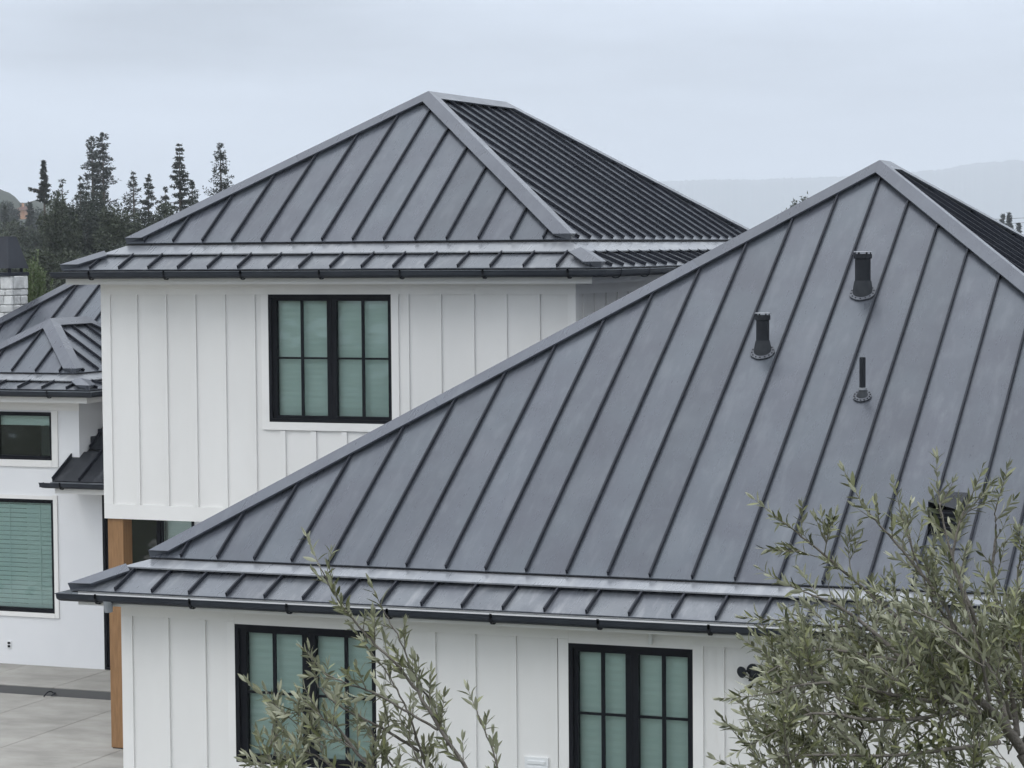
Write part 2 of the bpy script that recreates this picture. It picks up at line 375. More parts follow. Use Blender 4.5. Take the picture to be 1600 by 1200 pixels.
def hip_roof(house, x0, x1, y0, y1, zE, A, B, seams, zS, out, mS, single, band=(.52, .17), caps=.33):
    """upper hip roof + eave flashing + shallower skirt. A, B = ridge ends (front, back).
       seams = phase of the seams on each side: front/right/left/back. out = plan width eave -> skirt edge"""
    H = A[2]-zE; ctr = ((x0+x1)/2, (y0+y1)/2)
    mf = H/(A[1]-y0); mb_ = H/(y1-B[1]); ml = H/(A[0]-x0); mr_ = H/(x1-A[0])
    W, D = x1-x0, y1-y0
    deck = MB(); dz = .05
    deck.add([(x0, y0, zE-dz), (x1, y0, zE-dz), (x1, y1, zE-dz), (x0, y1, zE-dz), (A[0], A[1], A[2]-dz), (B[0], B[1], B[2]-dz)],
             [[0, 1, 4], [1, 2, 5, 4], [2, 3, 5], [3, 0, 4, 5], [3, 2, 1, 0]])
    upper = deck.build('upper_roof', MT['deck'], house)
    F = {
     'front': Face((x0, y0, zE), (1, 0, 0), (0, 1, 0), mf, [(0, 0), (W, 0), (A[0]-x0, A[1]-y0)]),
     'right': Face((x1, y0, zE), (0, 1, 0), (-1, 0, 0), mr_, [(0, 0), (D, 0), (B[1]-y0, x1-B[0]), (A[1]-y0, x1-A[0])]),
     'back': Face((x1, y1, zE), (-1, 0, 0), (0, -1, 0), mb_, [(0, 0), (W, 0), (x1-B[0], y1-B[1])]),
     'left': Face((x0, y1, zE), (0, -1, 0), (1, 0, 0), ml, [(0, 0), (D, 0), (y1-A[1], A[0]-x0), (y1-B[1], B[0]-x0)]) }
    for k, f in F.items():
        ph = seams[k]; L = f.poly[1][0]
        ss = [ph+i for i in range(int(L)+2) if 0 < ph+i < L]
        panels(f, ss, upper, 'roof', single=k in single)
    nF, nR, nB, nL = ((0, 1), mf), ((-1, 0), mr_), ((0, -1), mb_), ((1, 0), ml)
    A, B = Vector(A), Vector(B)
    LH = (A-Vector((x0, y0, zE))).length
    sg = [LH*.36, LH*.72] if LH > 12 else [LH*.55]
    for p, q, a, b in (((x0, y0, zE), A, nF, nL), ((x1, y0, zE), A, nF, nR), ((x1, y1, zE), B, nB, nR), ((x0, y1, zE), B, nB, nL)):
        cap_along(p, q, a, b, upper, w=caps, seg=sg)
    if (B-A).length > .2: cap_along(A, B, nR, nL, upper, 'ridge_cap', w=caps)
    # eave flashing strip: mitred on the corners, a little below the panels, lip over the skirt
    bw, bd = band
    def ringpts(o, z): return [(x0-o, y0-o, z), (x1+o, y0-o, z), (x1+o, y1+o, z), (x0-o, y1+o, z)]
    top, low = ringpts(-.25, zE+.25*mf*.0-.035+.10), ringpts(bw, zE-bd)
    top = ringpts(-.12, zE-.02); topb = ringpts(-.12, zE-.08); lowb = ringpts(bw, zE-bd-.035)
    for i in range(4):
        j = (i+1) % 4
        o = MB().add([top[i], top[j], low[j], low[i], topb[i], topb[j], lowb[j], lowb[i]],
                 [[0, 3, 2, 1], [4, 5, 6, 7], [3, 7, 6, 2], [0, 4, 7, 3], [1, 2, 6, 5], [0, 1, 5, 4]]).build('eave_flashing', MT['flash'], house)
        fixn(o)
    # skirt
    bx0, bx1, by0, by1 = x0-out, x1+out, y0-out, y1+out
    rmax = out-bw+.25
    zt = zS+mS*rmax
    sk = MB(); s_, t_ = ringpts(out, zS-.05), ringpts(out-rmax, zt-.05)
    sk.add(s_+t_, [[0, 1, 5, 4], [1, 2, 6, 5], [2, 3, 7, 6], [3, 0, 4, 7]])
    skirt = sk.build('skirt_roof', MT['deck'], house)
    WW, DD = bx1-bx0, by1-by0
    G = {
     'front': Face((bx0, by0, zS), (1, 0, 0), (0, 1, 0), mS, [(0, 0), (WW, 0), (WW-rmax, rmax), (rmax, rmax)]),
     'right': Face((bx1, by0, zS), (0, 1, 0), (-1, 0, 0), mS, [(0, 0), (DD, 0), (DD-rmax, rmax), (rmax, rmax)]),
     'back': Face((bx1, by1, zS), (-1, 0, 0), (0, -1, 0), mS, [(0, 0), (WW, 0), (WW-rmax, rmax), (rmax, rmax)]),
     'left': Face((bx0, by1, zS), (0, -1, 0), (1, 0, 0), mS, [(0, 0), (DD, 0), (DD-rmax, rmax), (rmax, rmax)]) }
    for k, f in G.items():
        ph = (seams['sk_'+k]) % 1.0; L = f.poly[1][0]
        ss = [ph+i for i in range(int(L)+2) if .25 < ph+i < L-.25]
        panels(f, ss, skirt, 'skirt', single=k in single, seam_top=.16)
    zc = zS+mS*(rmax-.18); oc = out-(rmax-.18)
    a_, c_ = ringpts(out, zS), ringpts(oc, zc)
    nn = [((0, 1), mS), ((-1, 0), mS), ((0, -1), mS), ((1, 0), mS)]
    for i, (p, q) in enumerate(((0, 3), (0, 1), (2, 1), (2, 3))):
        cap_along(a_[i], c_[i], nn[p], nn[q], skirt, w=caps)
    return F, G

def gutter(house, x0, x1, y0, y1, z, phase, step=2.55, closed=True, sides=(0, 1, 2, 3), wd=.30, dp=.19):
    """half-round gutter hung round an eave rectangle; brackets under the front and right runs"""
    prof = [(0.0, .02), (0.0, -.05)]
    for k in range(9):
        t = math.pi*k/8; prof.append((wd/2-wd/2*math.cos(t), -.05-(dp-.05)*math.sin(t)**.8))
    prof += [(wd, -.012), (wd+.02, -.005), (wd+.018, .012), (wd-.02, .012)]
    inner = [(wd-.012, -.05)]
    for k in range(7, 0, -1):
        t = math.pi*k/8; inner.append((wd/2-(wd/2-.014)*math.cos(t), -.05-(dp-.066)*math.sin(t)**.8))
    inner += [(.014, -.05), (.014, .02)]
    prof += inner; n = len(prof)
    mb = MB(); rings = []
    sg = [(-1, -1), (1, -1), (1, 1), (-1, 1)]; cx = [(x0, y0), (x1, y0), (x1, y1), (x0, y1)]
    for (sx, sy), (X, Y) in zip(sg, cx):
        rings.append([(X+sx*o, Y+sy*o, z+h) for o, h in prof])
    no = n-len(inner); fm = []
    used = sorted({c for i in sides for c in (i, (i+1) % 4)}); at = {c: q*n for q, c in enumerate(used)}
    for c in used: mb.v += rings[c]
    for i in sides:
        j = (i+1) % 4
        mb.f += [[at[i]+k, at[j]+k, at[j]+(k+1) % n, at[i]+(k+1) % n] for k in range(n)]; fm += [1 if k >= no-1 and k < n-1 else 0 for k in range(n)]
    if len(sides) < 4: mb.f += [[at[used[0]]+k for k in range(n)], [at[used[-1]]+k for k in range(n)][::-1]]; fm += [0, 0]
    g = mesh_obj('gutter', mb.v, mb.f, None, house, mats=[MT['gutter'], MT['gutter_sheen']], fm=fm); fixn(g)
    def br(X, Y, dx, dy):
        m = MB(); pts = []
        for k in range(9):
            t = math.pi*k/8; o = wd/2-(wd/2+.02)*math.cos(t); h = -.05-(dp-.03)*math.sin(t)**.8
            pts.append((o, h))
        pts = [(.0, .0)]+pts+[(wd+.02, .035)]
        tx, ty = abs(dy), abs(dx)
        for (o1, h1), (o2, h2) in zip(pts[:-1], pts[1:]):
            q = []
            for o, h in ((o1, h1), (o2, h2)):
                for s in (-.03, .03):
                    q.append((X+dx*o+tx*s, Y+dy*o+ty*s, z+h)); q.append((X+dx*(o+.0)+tx*s, Y+dy*o+ty*s, z+h-.022))
            m.add(q, [[0, 2, 6, 4], [1, 5, 7, 3], [0, 4, 5, 1], [2, 3, 7, 6], [0, 1, 3, 2], [4, 6, 7, 5]])
        return m.build('gutter_bracket', MT['bracket'], g)
    x = x0 + phase
    while x < x1: br(x, y0, 0, -1); x += step
    if 1 in sides:
        y = y0+.9
        while y < min(y1, y0+14): br(x1, y, 1, 0); y += step
    return g

def ringbox(name, x0, x1, y0, y1, z0, z1, th, m, house, n=4):
    """four boards round a rectangle (outer faces on it), butted at the corners"""
    box(name, (x0, y0, z0), (x1, y0+th, z1), m, house)
    box(name, (x1-th, y0+th, z0), (x1, y1-th, z1), m, house)
    if n > 2:
        box(name, (x0, y1-th, z0), (x1, y1, z1), m, house)
        box(name, (x0, y0+th, z0), (x0+th, y1-th, z1), m, house)

def wall_front(name, x0, x1, y, th, z0, z1, holes, m, parent):
    """wall slab with rectangular openings, facing -Y"""
    xs = sorted({x0, x1, *[v for h in holes for v in h[:2] if x0 < v < x1]})
    zs = sorted({z0, z1, *[v for h in holes for v in h[2:] if z0 < v < z1]})
    mb = MB(); idx = {}
    def vid(x, yy, z):
        k = (x, yy, z)
        if k not in idx: idx[k] = len(mb.v); mb.v.append(k)
        return idx[k]
    def solid(i, j):
        if i < 0 or j < 0 or i >= len(xs)-1 or j >= len(zs)-1: return False
        cx, cz = (xs[i]+xs[i+1])/2, (zs[j]+zs[j+1])/2
        return not any(h[0] < cx < h[1] and h[2] < cz < h[3] for h in holes)
    for i in range(len(xs)-1):
        for j in range(len(zs)-1):
            if not solid(i, j): continue
            a, b, c, d = xs[i], xs[i+1], zs[j], zs[j+1]; yb = y+th
            mb.f.append([vid(a, y, c), vid(b, y, c), vid(b, y, d), vid(a, y, d)])
            mb.f.append([vid(b, yb, c), vid(a, yb, c), vid(a, yb, d), vid(b, yb, d)])
            if not solid(i-1, j): mb.f.append([vid(a, yb, c), vid(a, y, c), vid(a, y, d), vid(a, yb, d)])
            if not solid(i+1, j): mb.f.append([vid(b, y, c), vid(b, yb, c), vid(b, yb, d), vid(b, y, d)])
            if not solid(i, j-1): mb.f.append([vid(a, yb, c), vid(b, yb, c), vid(b, y, c), vid(a, y, c)])
            if not solid(i, j+1): mb.f.append([vid(a, y, d), vid(b, y, d), vid(b, yb, d), vid(a, yb, d)])
    return mb.build(name, m, parent)

def window(house, x0, x1, z0, z1, y, sash, bars, zm, blind='blind', blind_z=None, glass='glass', slats=0, fr=.10):
    """sash = list of (xa, xb) glass extents; bars = vertical glazing bar x in each; zm = height of the cross bar"""
    W = mesh_obj('window', *ring_rect(x0, x1, z0, z1, fr, y-.05, y+.30), MT['black'], house)
    edges = [x0+fr] + [((sash[i][1]+sash[i+1][0])/2) for i in range(len(sash)-1)] + [x1-fr]
    for i, (xa, xb) in enumerate(sash):
        ea, eb = edges[i]+.004, edges[i+1]-.004
        zb, zt = z0+fr+.004, z1-fr-.004
        v, f = ring_rect_xy(ea, eb, zb, zt, xa, xb, zb+.09, zt-.09, y+.02, y+.16)
        mesh_obj('sash_frame', v, f, MT['black'], W)
        box('pane', (xa-.01, y+.105, zb+.08), (xb+.01, y+.125, zt-.08), MT[glass], W)
        if bars and bars[i] is not None:
            b = bars[i]; box('glazing_bar', (b-.042, y+.045, zb+.09), (b+.042, y+.101, zt-.09), MT['black'], W)
            if zm is not None:
                box('glazing_bar', (xa, y+.052, zm-.03), (b-.045, y+.099, zm+.03), MT['black'], W)
                box('glazing_bar', (b+.045, y+.052, zm-.03), (xb, y+.099, zm+.03), MT['black'], W)
        if slats:
            bz0, bz1 = blind_z or (zb, zt)
            k = int((bz1-bz0)/slats); mbs = MB()
            for q in range(k):
                zz = bz1-(q+.5)*slats; hh = slats*.485
                for u0, u1 in ((xa-.02, xb+.02),):
                    mbs.add([(u0, y+.235, zz+hh), (u1, y+.235, zz+hh), (u1, y+.275, zz-hh), (u0, y+.275, zz-hh)], [[0, 3, 2, 1]])
            mbs.build('blind', MT['blind2'], W)
            for cu in (xa+.35*(xb-xa), xa+.8*(xb-xa)): box('cord', (cu-.012, y+.20, bz0), (cu+.012, y+.215, bz1), MT['blind2'], W)
            box('head_rail', (xa-.03, y+.2, bz1), (xb+.03, y+.32, bz1+.12), MT['blind2'], W)
        elif blind:
            bz0, bz1 = blind_z or (zb, zt)
            k = max(2, int((bz1-bz0)/.17)); mbs = MB(); vv = []
            for q in range(k*2+1):
                zz = bz0+(bz1-bz0)*q/(2*k); yy = y+.27+(.007 if q % 2 else 0)+R.uniform(-.002, .002); vv += [(xa-.05, yy, zz), (xb+.05, yy, zz)]
            mbs.add(vv, [[2*q, 2*q+1, 2*q+3, 2*q+2] for q in range(2*k)]); mbs.build('blind', MT[blind], W)
    # dark room box behind
    r = MB(); a, b, c, d, yy, yz = x0+.02, x1-.02, z0+.02, z1-.02, y+.31, y+5
    r.add([(a, yy, c), (b, yy, c), (b, yy, d), (a, yy, d), (a-1, yz, c-1), (b+1, yz, c-1), (b+1, yz, d+1), (a-1, yz, d+1)],
          [[4, 5, 6, 7], [0, 1, 5, 4], [1, 2, 6, 5], [2, 3, 7, 6], [3, 0, 4, 7]])
    r.build('room_lining', MT['room'], W)
    return W
def ring_rect(x0, x1, z0, z1, t, ya, yb): return ring_rect_xy(x0, x1, z0, z1, x0+t, x1-t, z0+t, z1-t, ya, yb)
def ring_rect_xy(x0, x1, z0, z1, a0, a1, c0, c1, ya, yb):
    o = [(x0, z0), (x1, z0), (x1, z1), (x0, z1)]; i = [(a0, c0), (a1, c0), (a1, c1), (a0, c1)]
    v = [(x, ya, z) for x, z in o] + [(x, ya, z) for x, z in i] + [(x, yb, z) for x, z in o] + [(x, yb, z) for x, z in i]
    f = []
    for k in range(4):
        j = (k+1) % 4
        f += [[k, j, 4+j, 4+k], [8+k, 12+k, 12+j, 8+j], [k, 8+k, 8+j, j], [4+k, 4+j, 12+j, 12+k]]
    return v, f

# ------------------------------------------------------------------ ground, terrain
def az(px): return YAW + math.atan((px-800)/FPX)
def terr(x, y):
    d = math.hypot(x, y); a = math.atan2(x, y)
    z = -0.35
    if d > 60: z -= min((d-60)*.035, 9.0) + min(max(d-500, 0)*.015, 30)
    # wooded hill far left
    h = math.exp(-((a-az(-420))/.20)**2) * math.exp(-((d-720)/190)**2)
    z += h*45*(1+.18*noise.noise((a*40, 0, 0)))
    return z
mb = MB(); na, rings = 300, [0, 8, 16, 26, 40, 60, 90, 130, 180, 240, 310, 390, 470, 550, 620, 690, 760, 850, 1000, 1300, 1800, 2500, 3200, 3600, 3900, 4600, 5600, 6600, 8000, 9500, 11500]
vs = [(0, 0, terr(0, 0))]
for r in rings[1:]:
    for k in range(na):
        a = 2*math.pi*k/na
        if r > 400:   # finer steps inside the view
            pass
        x, y = r*math.sin(a), r*math.cos(a); vs.append((x, y, terr(x, y)))
fs = [[0, 1+(k+1) % na, 1+k] for k in range(na)]
for i in range(len(rings)-2):
    for k in range(na):
        a = 1+i*na; b = a+na; fs.append([a+k, a+(k+1) % na, b+(k+1) % na, b+k])
g = mesh_obj('ground', vs, fs, MT['soil'], metres=True, smooth=True)
# the far ranges, as finer sheets of their own
def strip(name, a0, a1, n, radii, fn, m):
    v = []; f = []
    for r in radii:
        for k in range(n+1):
            a = a0+(a1-a0)*k/n; v.append((r*math.sin(a), r*math.cos(a), fn(a, r)))
    for i in range(len(radii)-1):
        for k in range(n): q = i*(n+1)+k; f.append([q, q+1, q+n+2, q+n+1])
    o = mesh_obj(name, v, f, m, metres=True, smooth=True); return tag(o, kind='structure')
tag(g, kind='structure')
strip('hill', az(-900), az(420), 150, [560, 600, 640, 670, 700, 730, 760, 800, 850], lambda a, r: terr(r*math.sin(a), r*math.cos(a))+1.5+1.8*noise.noise((a*160, r*.03, 2))+1.0*noise.noise((a*420, r*.09, 5)), MT['hill'])
def mtn(a, r):
    n1 = noise.noise((a*16, 3, 1))*.5+noise.noise((a*55, 7, 2))*.28+noise.noise((a*190, 9, 3))*.12
    base = 222 + 26*n1
    t = (a-az(1400))/(az(1600)-az(1400)); base += 44*max(0, min(1, t*1.1))**.8*(1+.25*noise.noise((a*120, 1, 8)))
    lf = min(1, max(0, (a-az(480))/(az(1120)-az(480)))); lf = lf*lf*(3-2*lf); base = -42 + (base+42)*lf
    base += 5*noise.noise((a*700, 1, 4)) + 3*noise.noise((a*1800, 5, 4))
    return -42 + (base+42)*math.exp(-((r-8000)/900)**2)
strip('mountain', az(470), az(2600), 1000, [5800, 6300, 6800, 7100, 7400, 7600, 7750, 7870, 7960, 8010, 8100, 8300, 8800, 9400], mtn, MT['hill'])

def woods(a, r):
    x, y = r*math.sin(a), r*math.cos(a)
    e = min(1, max(0, (a-az(700))/.03))*min(1, (r-150)/60)*min(1, max(0, (az(3200)-a)/.05))
    return terr(x, y)-1.5+e*(3.2+2.6*noise.noise((x*.09, y*.09, 1))+1.8*noise.noise((x*.25, y*.25, 3)))
strip('valley_woods', az(680), az(3200), 420, [150, 160, 172, 186, 202, 220, 240, 262, 288, 318, 352, 392, 440, 500, 580, 680, 820, 1000, 1300, 1700, 2300], woods, MT['hill'])
# courtyard slabs
ZL, ZU, YS, YW = -15.29, -14.985, 74.28, 78.07
pat = MB().box((-62, 40, ZL-.34), (-28, YS-.02, ZL-.05)).box((-62, YS, ZL-.3), (-34, YW+.3, ZU-.05)).build('patio', MT['joint']); tag(pat, kind='structure')
xj = [-62, -56.5, -53.1, -49.65, -46.2, -42.97, -39.25, -35.8, -32.3, -28]
yj = [40, 48, 56, 64.0, YS]
for i in range(len(xj)-1):
    for j in range(len(yj)-1):
        if xj[i] > -36 and j > 9: continue
        o = box('concrete_slab', (xj[i]+.012, yj[j]+(.012 if j != 3 else .004), ZL-.045), (xj[i+1]-.012, yj[j+1]-(.012 if j < 3 else .03), ZL), MT['concrete'], pat, bevel=.006)
xu = [-62, -56.5, -53.1, -49.7, -46.26, -42.95, -39.2, -34]
for i in range(len(xu)-1):
    box('concrete_slab', (xu[i]+.012, YS+.0, ZU-.045), (xu[i+1]-.012, YW+.25, ZU), MT['concrete'], pat, bevel=.012)
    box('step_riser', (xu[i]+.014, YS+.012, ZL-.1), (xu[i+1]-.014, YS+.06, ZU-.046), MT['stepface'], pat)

# ------------------------------------------------------------------ near house
near = thing('house', 'front white board and batten house whose big dark metal hip roof fills the right half', 'house', (-16, 70, ZL))
WYN = 53.134
x0, x1, y0, y1, zE = -30.66, -1.26, 53.74, 84.4, -7.47
An, Bn = (-15.96, 68.44, 2.16), (-15.96, 69.7, 2.16)
ph = (-29.813-x0) % 1
hip_roof(near, x0, x1, y0, y1, zE, An, Bn, dict(front=ph, right=.6, back=.5, left=.5, sk_front=(-29.84+32.06) % 1, sk_right=.5, sk_back=.5, sk_left=.6),
         -8.155, 1.40, .385, ('front', 'right'), band=(.50, .19))
sx0, sx1, sy0, sy1 = x0-1.4, x1+1.4, y0-1.4, y1+1.4
gutter(near, sx0+.04, sx1-.04, sy0+.04, sy1-.04, -8.225, -31.22-(sx0+.04))
fx0, fx1, fy0, fy1 = -31.87, -.05, 52.36, 85.7
ringbox('fascia', fx0, fx1, fy0, fy1, -8.51, -8.19, .08, MT['trim'], near)
WLn, WRn = -31.078, -.9
# soffit
box('soffit', (fx0+.085, fy0+.085, -8.47), (fx1-.085, fy1-.085, -8.42), MT['trim'], near)
W1 = (-28.02, -24.33, -12.22, -8.90); W2 = (-19.54, -16.60, -12.22, -8.93)
wn = wall_front('wall', WLn, WRn, WYN, .35, ZL-.3, -8.47, [W1, W2], MT['white'], near)
box('wall', (WLn, WYN+.352, ZL-.3), (WLn+.35, 84.8, -8.47), MT['white'], near)
box('wall', (WRn-.35, WYN+.352, ZL-.3), (WRn, 84.8, -8.47), MT['white'], near)
FT = -8.84
for a, b in ((WLn-.04, W1[0]-.002), (W1[1]+.002, W2[0]-.002), (W2[1]+.002, WRn+.04)):
    box('frieze_board', (a, WYN-.045, FT), (b, WYN-.001, -8.472), MT['trim'], wn)
for q in (W1, W2): box('frieze_board', (q[0], WYN-.045, q[3]+.002), (q[1], WYN-.001, -8.472), MT['trim'], wn)
def batten(x, z0, z1, y, parent, w=.165, t=.055):   # x = right-hand edge
    return box('batten', (x-w, y-t, z0), (x, y-.001, z1), MT['white'], parent)
box('corner_board', (WLn-.04, WYN-.045, ZL-.2), (-30.82, WYN-.001, FT-.002), MT['trim'], wn)
box('corner_board', (WLn-.045, WYN-.001, ZL-.2), (WLn-.001, WYN+.3, FT), MT['trim'], wn)
for x in (-29.81, -28.81): batten(x, ZL-.2, FT-.002, WYN, wn)
for x in [-22.81+k for k in range(4)]: batten(x if x > -20 and False else x, ZL-.2, FT-.002, WYN, wn)
for x in [-15.87+k*1.0 for k in range(15)]: batten(x, ZL-.2, FT-.002, WYN, wn)
for x in (-27.35, -26.35, -25.35, -18.8, -17.8): batten(x, ZL-.2, W1[2]-.25, WYN, wn)
def casing(parent, q, y, top=False, wd=.24, m='trim'):
    box('casing', (q[0]-wd, y-.055, q[2]-wd), (q[0]-.002, y-.001, FTc(parent, q)), MT[m], parent)
    box('casing', (q[1]+.002, y-.055, q[2]-wd), (q[1]+wd, y-.001, FTc(parent, q)), MT[m], parent)
    box('window_sill', (q[0], y-.075, q[2]-wd), (q[1], y-.001, q[2]-.002), MT[m], parent)
FTv = {}
def FTc(parent, q): return FTv.get(q, q[3])
FTv[W1] = FT-.002; FTv[W2] = FT-.002
casing(wn, W1, WYN, wd=.2); casing(wn, W2, WYN, wd=.24)
window(near, *W1[:2], W1[2], W1[3], WYN, [(-27.75, -26.27), (-25.92, -24.47)], [-27.02, -25.14], -10.53)
window(near, *W2[:2], W2[2], W2[3], WYN, [(-19.34, -18.20), (-17.90, -16.74)], [-18.75, -17.31], -10.53)
# gutter outlet
m = MB(); m.tube([(-30.93, 52.18, -8.36), (-30.93, 52.18, -8.52), (-30.93, 52.19, -8.62)], [.13, .105, .10], 14); m.build('downspout_outlet', MT['zinc'], near)

# ------------------------------------------------------------------ far house
far = thing('house', 'taller white block behind with smaller steep metal hip roof, upper window and wooden porch post', 'house', (-32, 76, ZL))
WYF = 66.955
x0, x1, y0, y1, zE = -39.09, -24.66, 67.37, 87.1, .237
Af, Bf = (-31.86, 74.0, 4.83), (-31.86, 80.75, 4.83)
hip_roof(far, x0, x1, y0, y1, zE, Af, Bf, dict(front=(-37.48-x0) % 1, right=(68.124-y0) % 1, back=.5, left=.5,
         sk_front=(-38.552-(x0-1.42)) % 1, sk_right=(65.93-(y0-1.42)) % 1, sk_back=.5, sk_left=.5), -.556, 1.42, .42, ('front', 'right'), band=(.56, .325))
sx0, sx1, sy0, sy1 = x0-1.42, x1+1.42, y0-1.42, y1+1.42
gutter(far, sx0+.04, sx1-.04, sy0+.04, sy1-.04, -.63, 1.05)
WLf, WRf, WBf = -39.707, -24.38, 86.5
fx0, fx1, fy0, fy1 = WLf-.80, WRf+.80, WYF-.80, WBf+.8
ringbox('fascia', fx0, fx1, fy0, fy1, -1.0, -.60, .08, MT['trim'], far)
box('soffit', (fx0+.085, fy0+.085, -.96), (fx1-.085, fy1-.085, -.91), MT['trim'], far)
ZBf = -7.72
W3 = (-34.05, -30.06, -5.10, -1.315)
wf = wall_front('wall', WLf, WRf, WYF, .35, ZBf, -.96, [W3], MT['white'], far)
box('wall', (WLf, WYF+.352, ZBf), (WLf+.35, WBf, -.96), MT['white'], far)
wr = box('wall', (WRf-.35, WYF+.352, -16), (WRf, WBf, -.96), MT['white'], far)
FT2 = -1.315
for a, b in ((WLf-.04, W3[0]-.002), (W3[0], W3[1]), (W3[1]+.002, WRf+.04)):
    box('frieze_board', (a, WYF-.045, FT2+(.002 if a == W3[0] else 0)), (b, WYF-.001, -.962), MT['trim'], wf)
box('frieze_board', (WRf+.001, WYF-.04, FT2), (WRf+.045, WBf, -.962), MT['trim'], wr)
box('corner_board', (WLf-.04, WYF-.045, ZBf+.002), (-39.43, WYF-.001, FT2-.002), MT['trim'], wf)
box('corner_board', (WLf-.045, WYF-.001, ZBf), (WLf-.001, WYF+.3, FT2), MT['trim'], wf)
box('corner_board', (WRf-.2, WYF-.045, ZBf+.002), (WRf+.04, WYF-.001, FT2-.002), MT['trim'], wf)
box('corner_board', (WRf+.001, WYF-.001, ZBf), (WRf+.045, WYF+.22, FT2-.002), MT['trim'], wr)
for x in (-38.48, -37.48, -36.48, -35.48, -34.49): batten(x, ZBf+.002, FT2-.002, WYF, wf)
for x in (-29.49, -28.47, -27.44, -26.43, -25.42): batten(x, ZBf+.002, FT2-.002, WYF, wf)
for x in (-33.53, -32.52, -31.52, -30.5): batten(x, ZBf+.002, W3[2]-.26, WYF, wf)
for k in range(14):
    y = WYF+.62+k*1.0; box('batten', (WRf+.001, y, -7), (WRf+.042, y+.165, FT2-.002), MT['white'], wr)
FTv[W3] = FT2-.002; casing(wf, W3, WYF, wd=.235)
window(far, *W3[:2], W3[2], W3[3], WYF, [(-33.82, -32.16), (-31.86, -30.16)], [-32.99, -31.01], -3.20)
# skirt beam under the upper storey, porch ceiling and lower walls
box('beam', (WLf-.03, WYF-.06, -8.165), (WRf, WYF+.3, ZBf-.002), MT['trim'], far)
box('beam', (WLf-.03, WYF+.302, -8.165), (WLf+.3, YW-.1, ZBf-.002), MT['trim'], far)
box('porch_ceiling', (WLf+.302, WYF+.302, -8.1), (WRf-.36, YW-.1, -8.02), MT['white'], far)
box('wall', (-35.4, WYF+.05, ZL-.2), (WRf-.36, WYF+.34, -8.168), MT['white'], far)
pst = box('post', (-39.67, 66.97, ZL+.03), (-39.13, 67.51, -8.17), MT['wood'], far, bevel=.012)
box('post_base', (-39.64, 67.0, ZL), (-39.16, 67.48, ZL+.028), MT['bracket'], far)

# ------------------------------------------------------------------ left wing
wing = thing('house', 'low white wing at the left edge with small stepped hip roof over blinds window', 'house', (-50, 80, ZL))
x0, x1, y0, y1, zE = -52.93, -47.73, 78.49, 86, -4.37
Aw, Bw = (-50.33, 81.05, -2.66), (-50.33, 83.6, -2.66)
hip_roof(wing, x0, x1, y0, y1, zE, Aw, Bw, dict(front=(-48.4-x0) % 1, right=.62, back=.5, left=.5, sk_front=(-48.295-(x0-1.42)) % 1, sk_right=.6, sk_back=.5, sk_left=.5),
         -4.885, 1.40, .22, ('front', 'right'), band=(.58, .235))
sx0, sx1, sy0, sy1 = x0-1.4, x1+1.4, y0-1.4, y1+1.4
gutter(wing, sx0+.04, sx1-.04, sy0+.04, sy1-.04, -4.96, 1.3)
# bigger roof rising behind
big = thing('house', 'rear part of the left house, plain metal hip roof with pale stone chimney', 'house', (-47, 86, ZL))
cx, cy, mm = -56.9, 82.0, .66
Lr = 9.0
bigF = Face((cx, cy, -4.37), (1, 0, 0), (0, 1, 0), mm, [(0, 0), (19, 0), (19, Lr), (Lr/1.123, Lr)])
dk = MB().add([(cx, cy, -4.42), (cx+19, cy, -4.42), (cx+19, cy+Lr, -4.42+mm*Lr), (cx+Lr/1.123, cy+Lr, -4.42+mm*Lr), (cx, cy+2*Lr, -4.42), (cx+19, cy+2*Lr, -4.42)],
              [[0, 1, 2, 3], [0, 3, 4], [3, 2, 5, 4], [0, 4, 5, 1], [1, 5, 2]])
bru = dk.build('upper_roof', MT['deck'], big)
panels(bigF, [(-52.456-cx) % 1 + i for i in range(19)], bru, 'roof')
bigL = Face((cx, cy+2*Lr, -4.37), (0, -1, 0), (1, 0, 0), mm*1.123, [(0, 0), (2*Lr, 0), (Lr, Lr/1.123)])
panels(bigL, [.5+i for i in range(18)], bru, 'roof', single=False)
cap_along((cx, cy, -4.37), (cx+Lr/1.123, cy+Lr, -4.37+mm*Lr), ((0, 1), mm), ((1, 0), mm*1.123), bru, seg=[4.5])
cap_along((cx+Lr/1.123, cy+Lr, -4.37+mm*Lr), (cx+19, cy+Lr, -4.37+mm*Lr), ((0, 1), mm), ((0, -1), mm), bru, 'ridge_cap')
box('wall', (cx+.6, cy+.6, -15.3), (cx+18.4, cy+2*Lr-.6, -4.45), MT['stucco'], big)
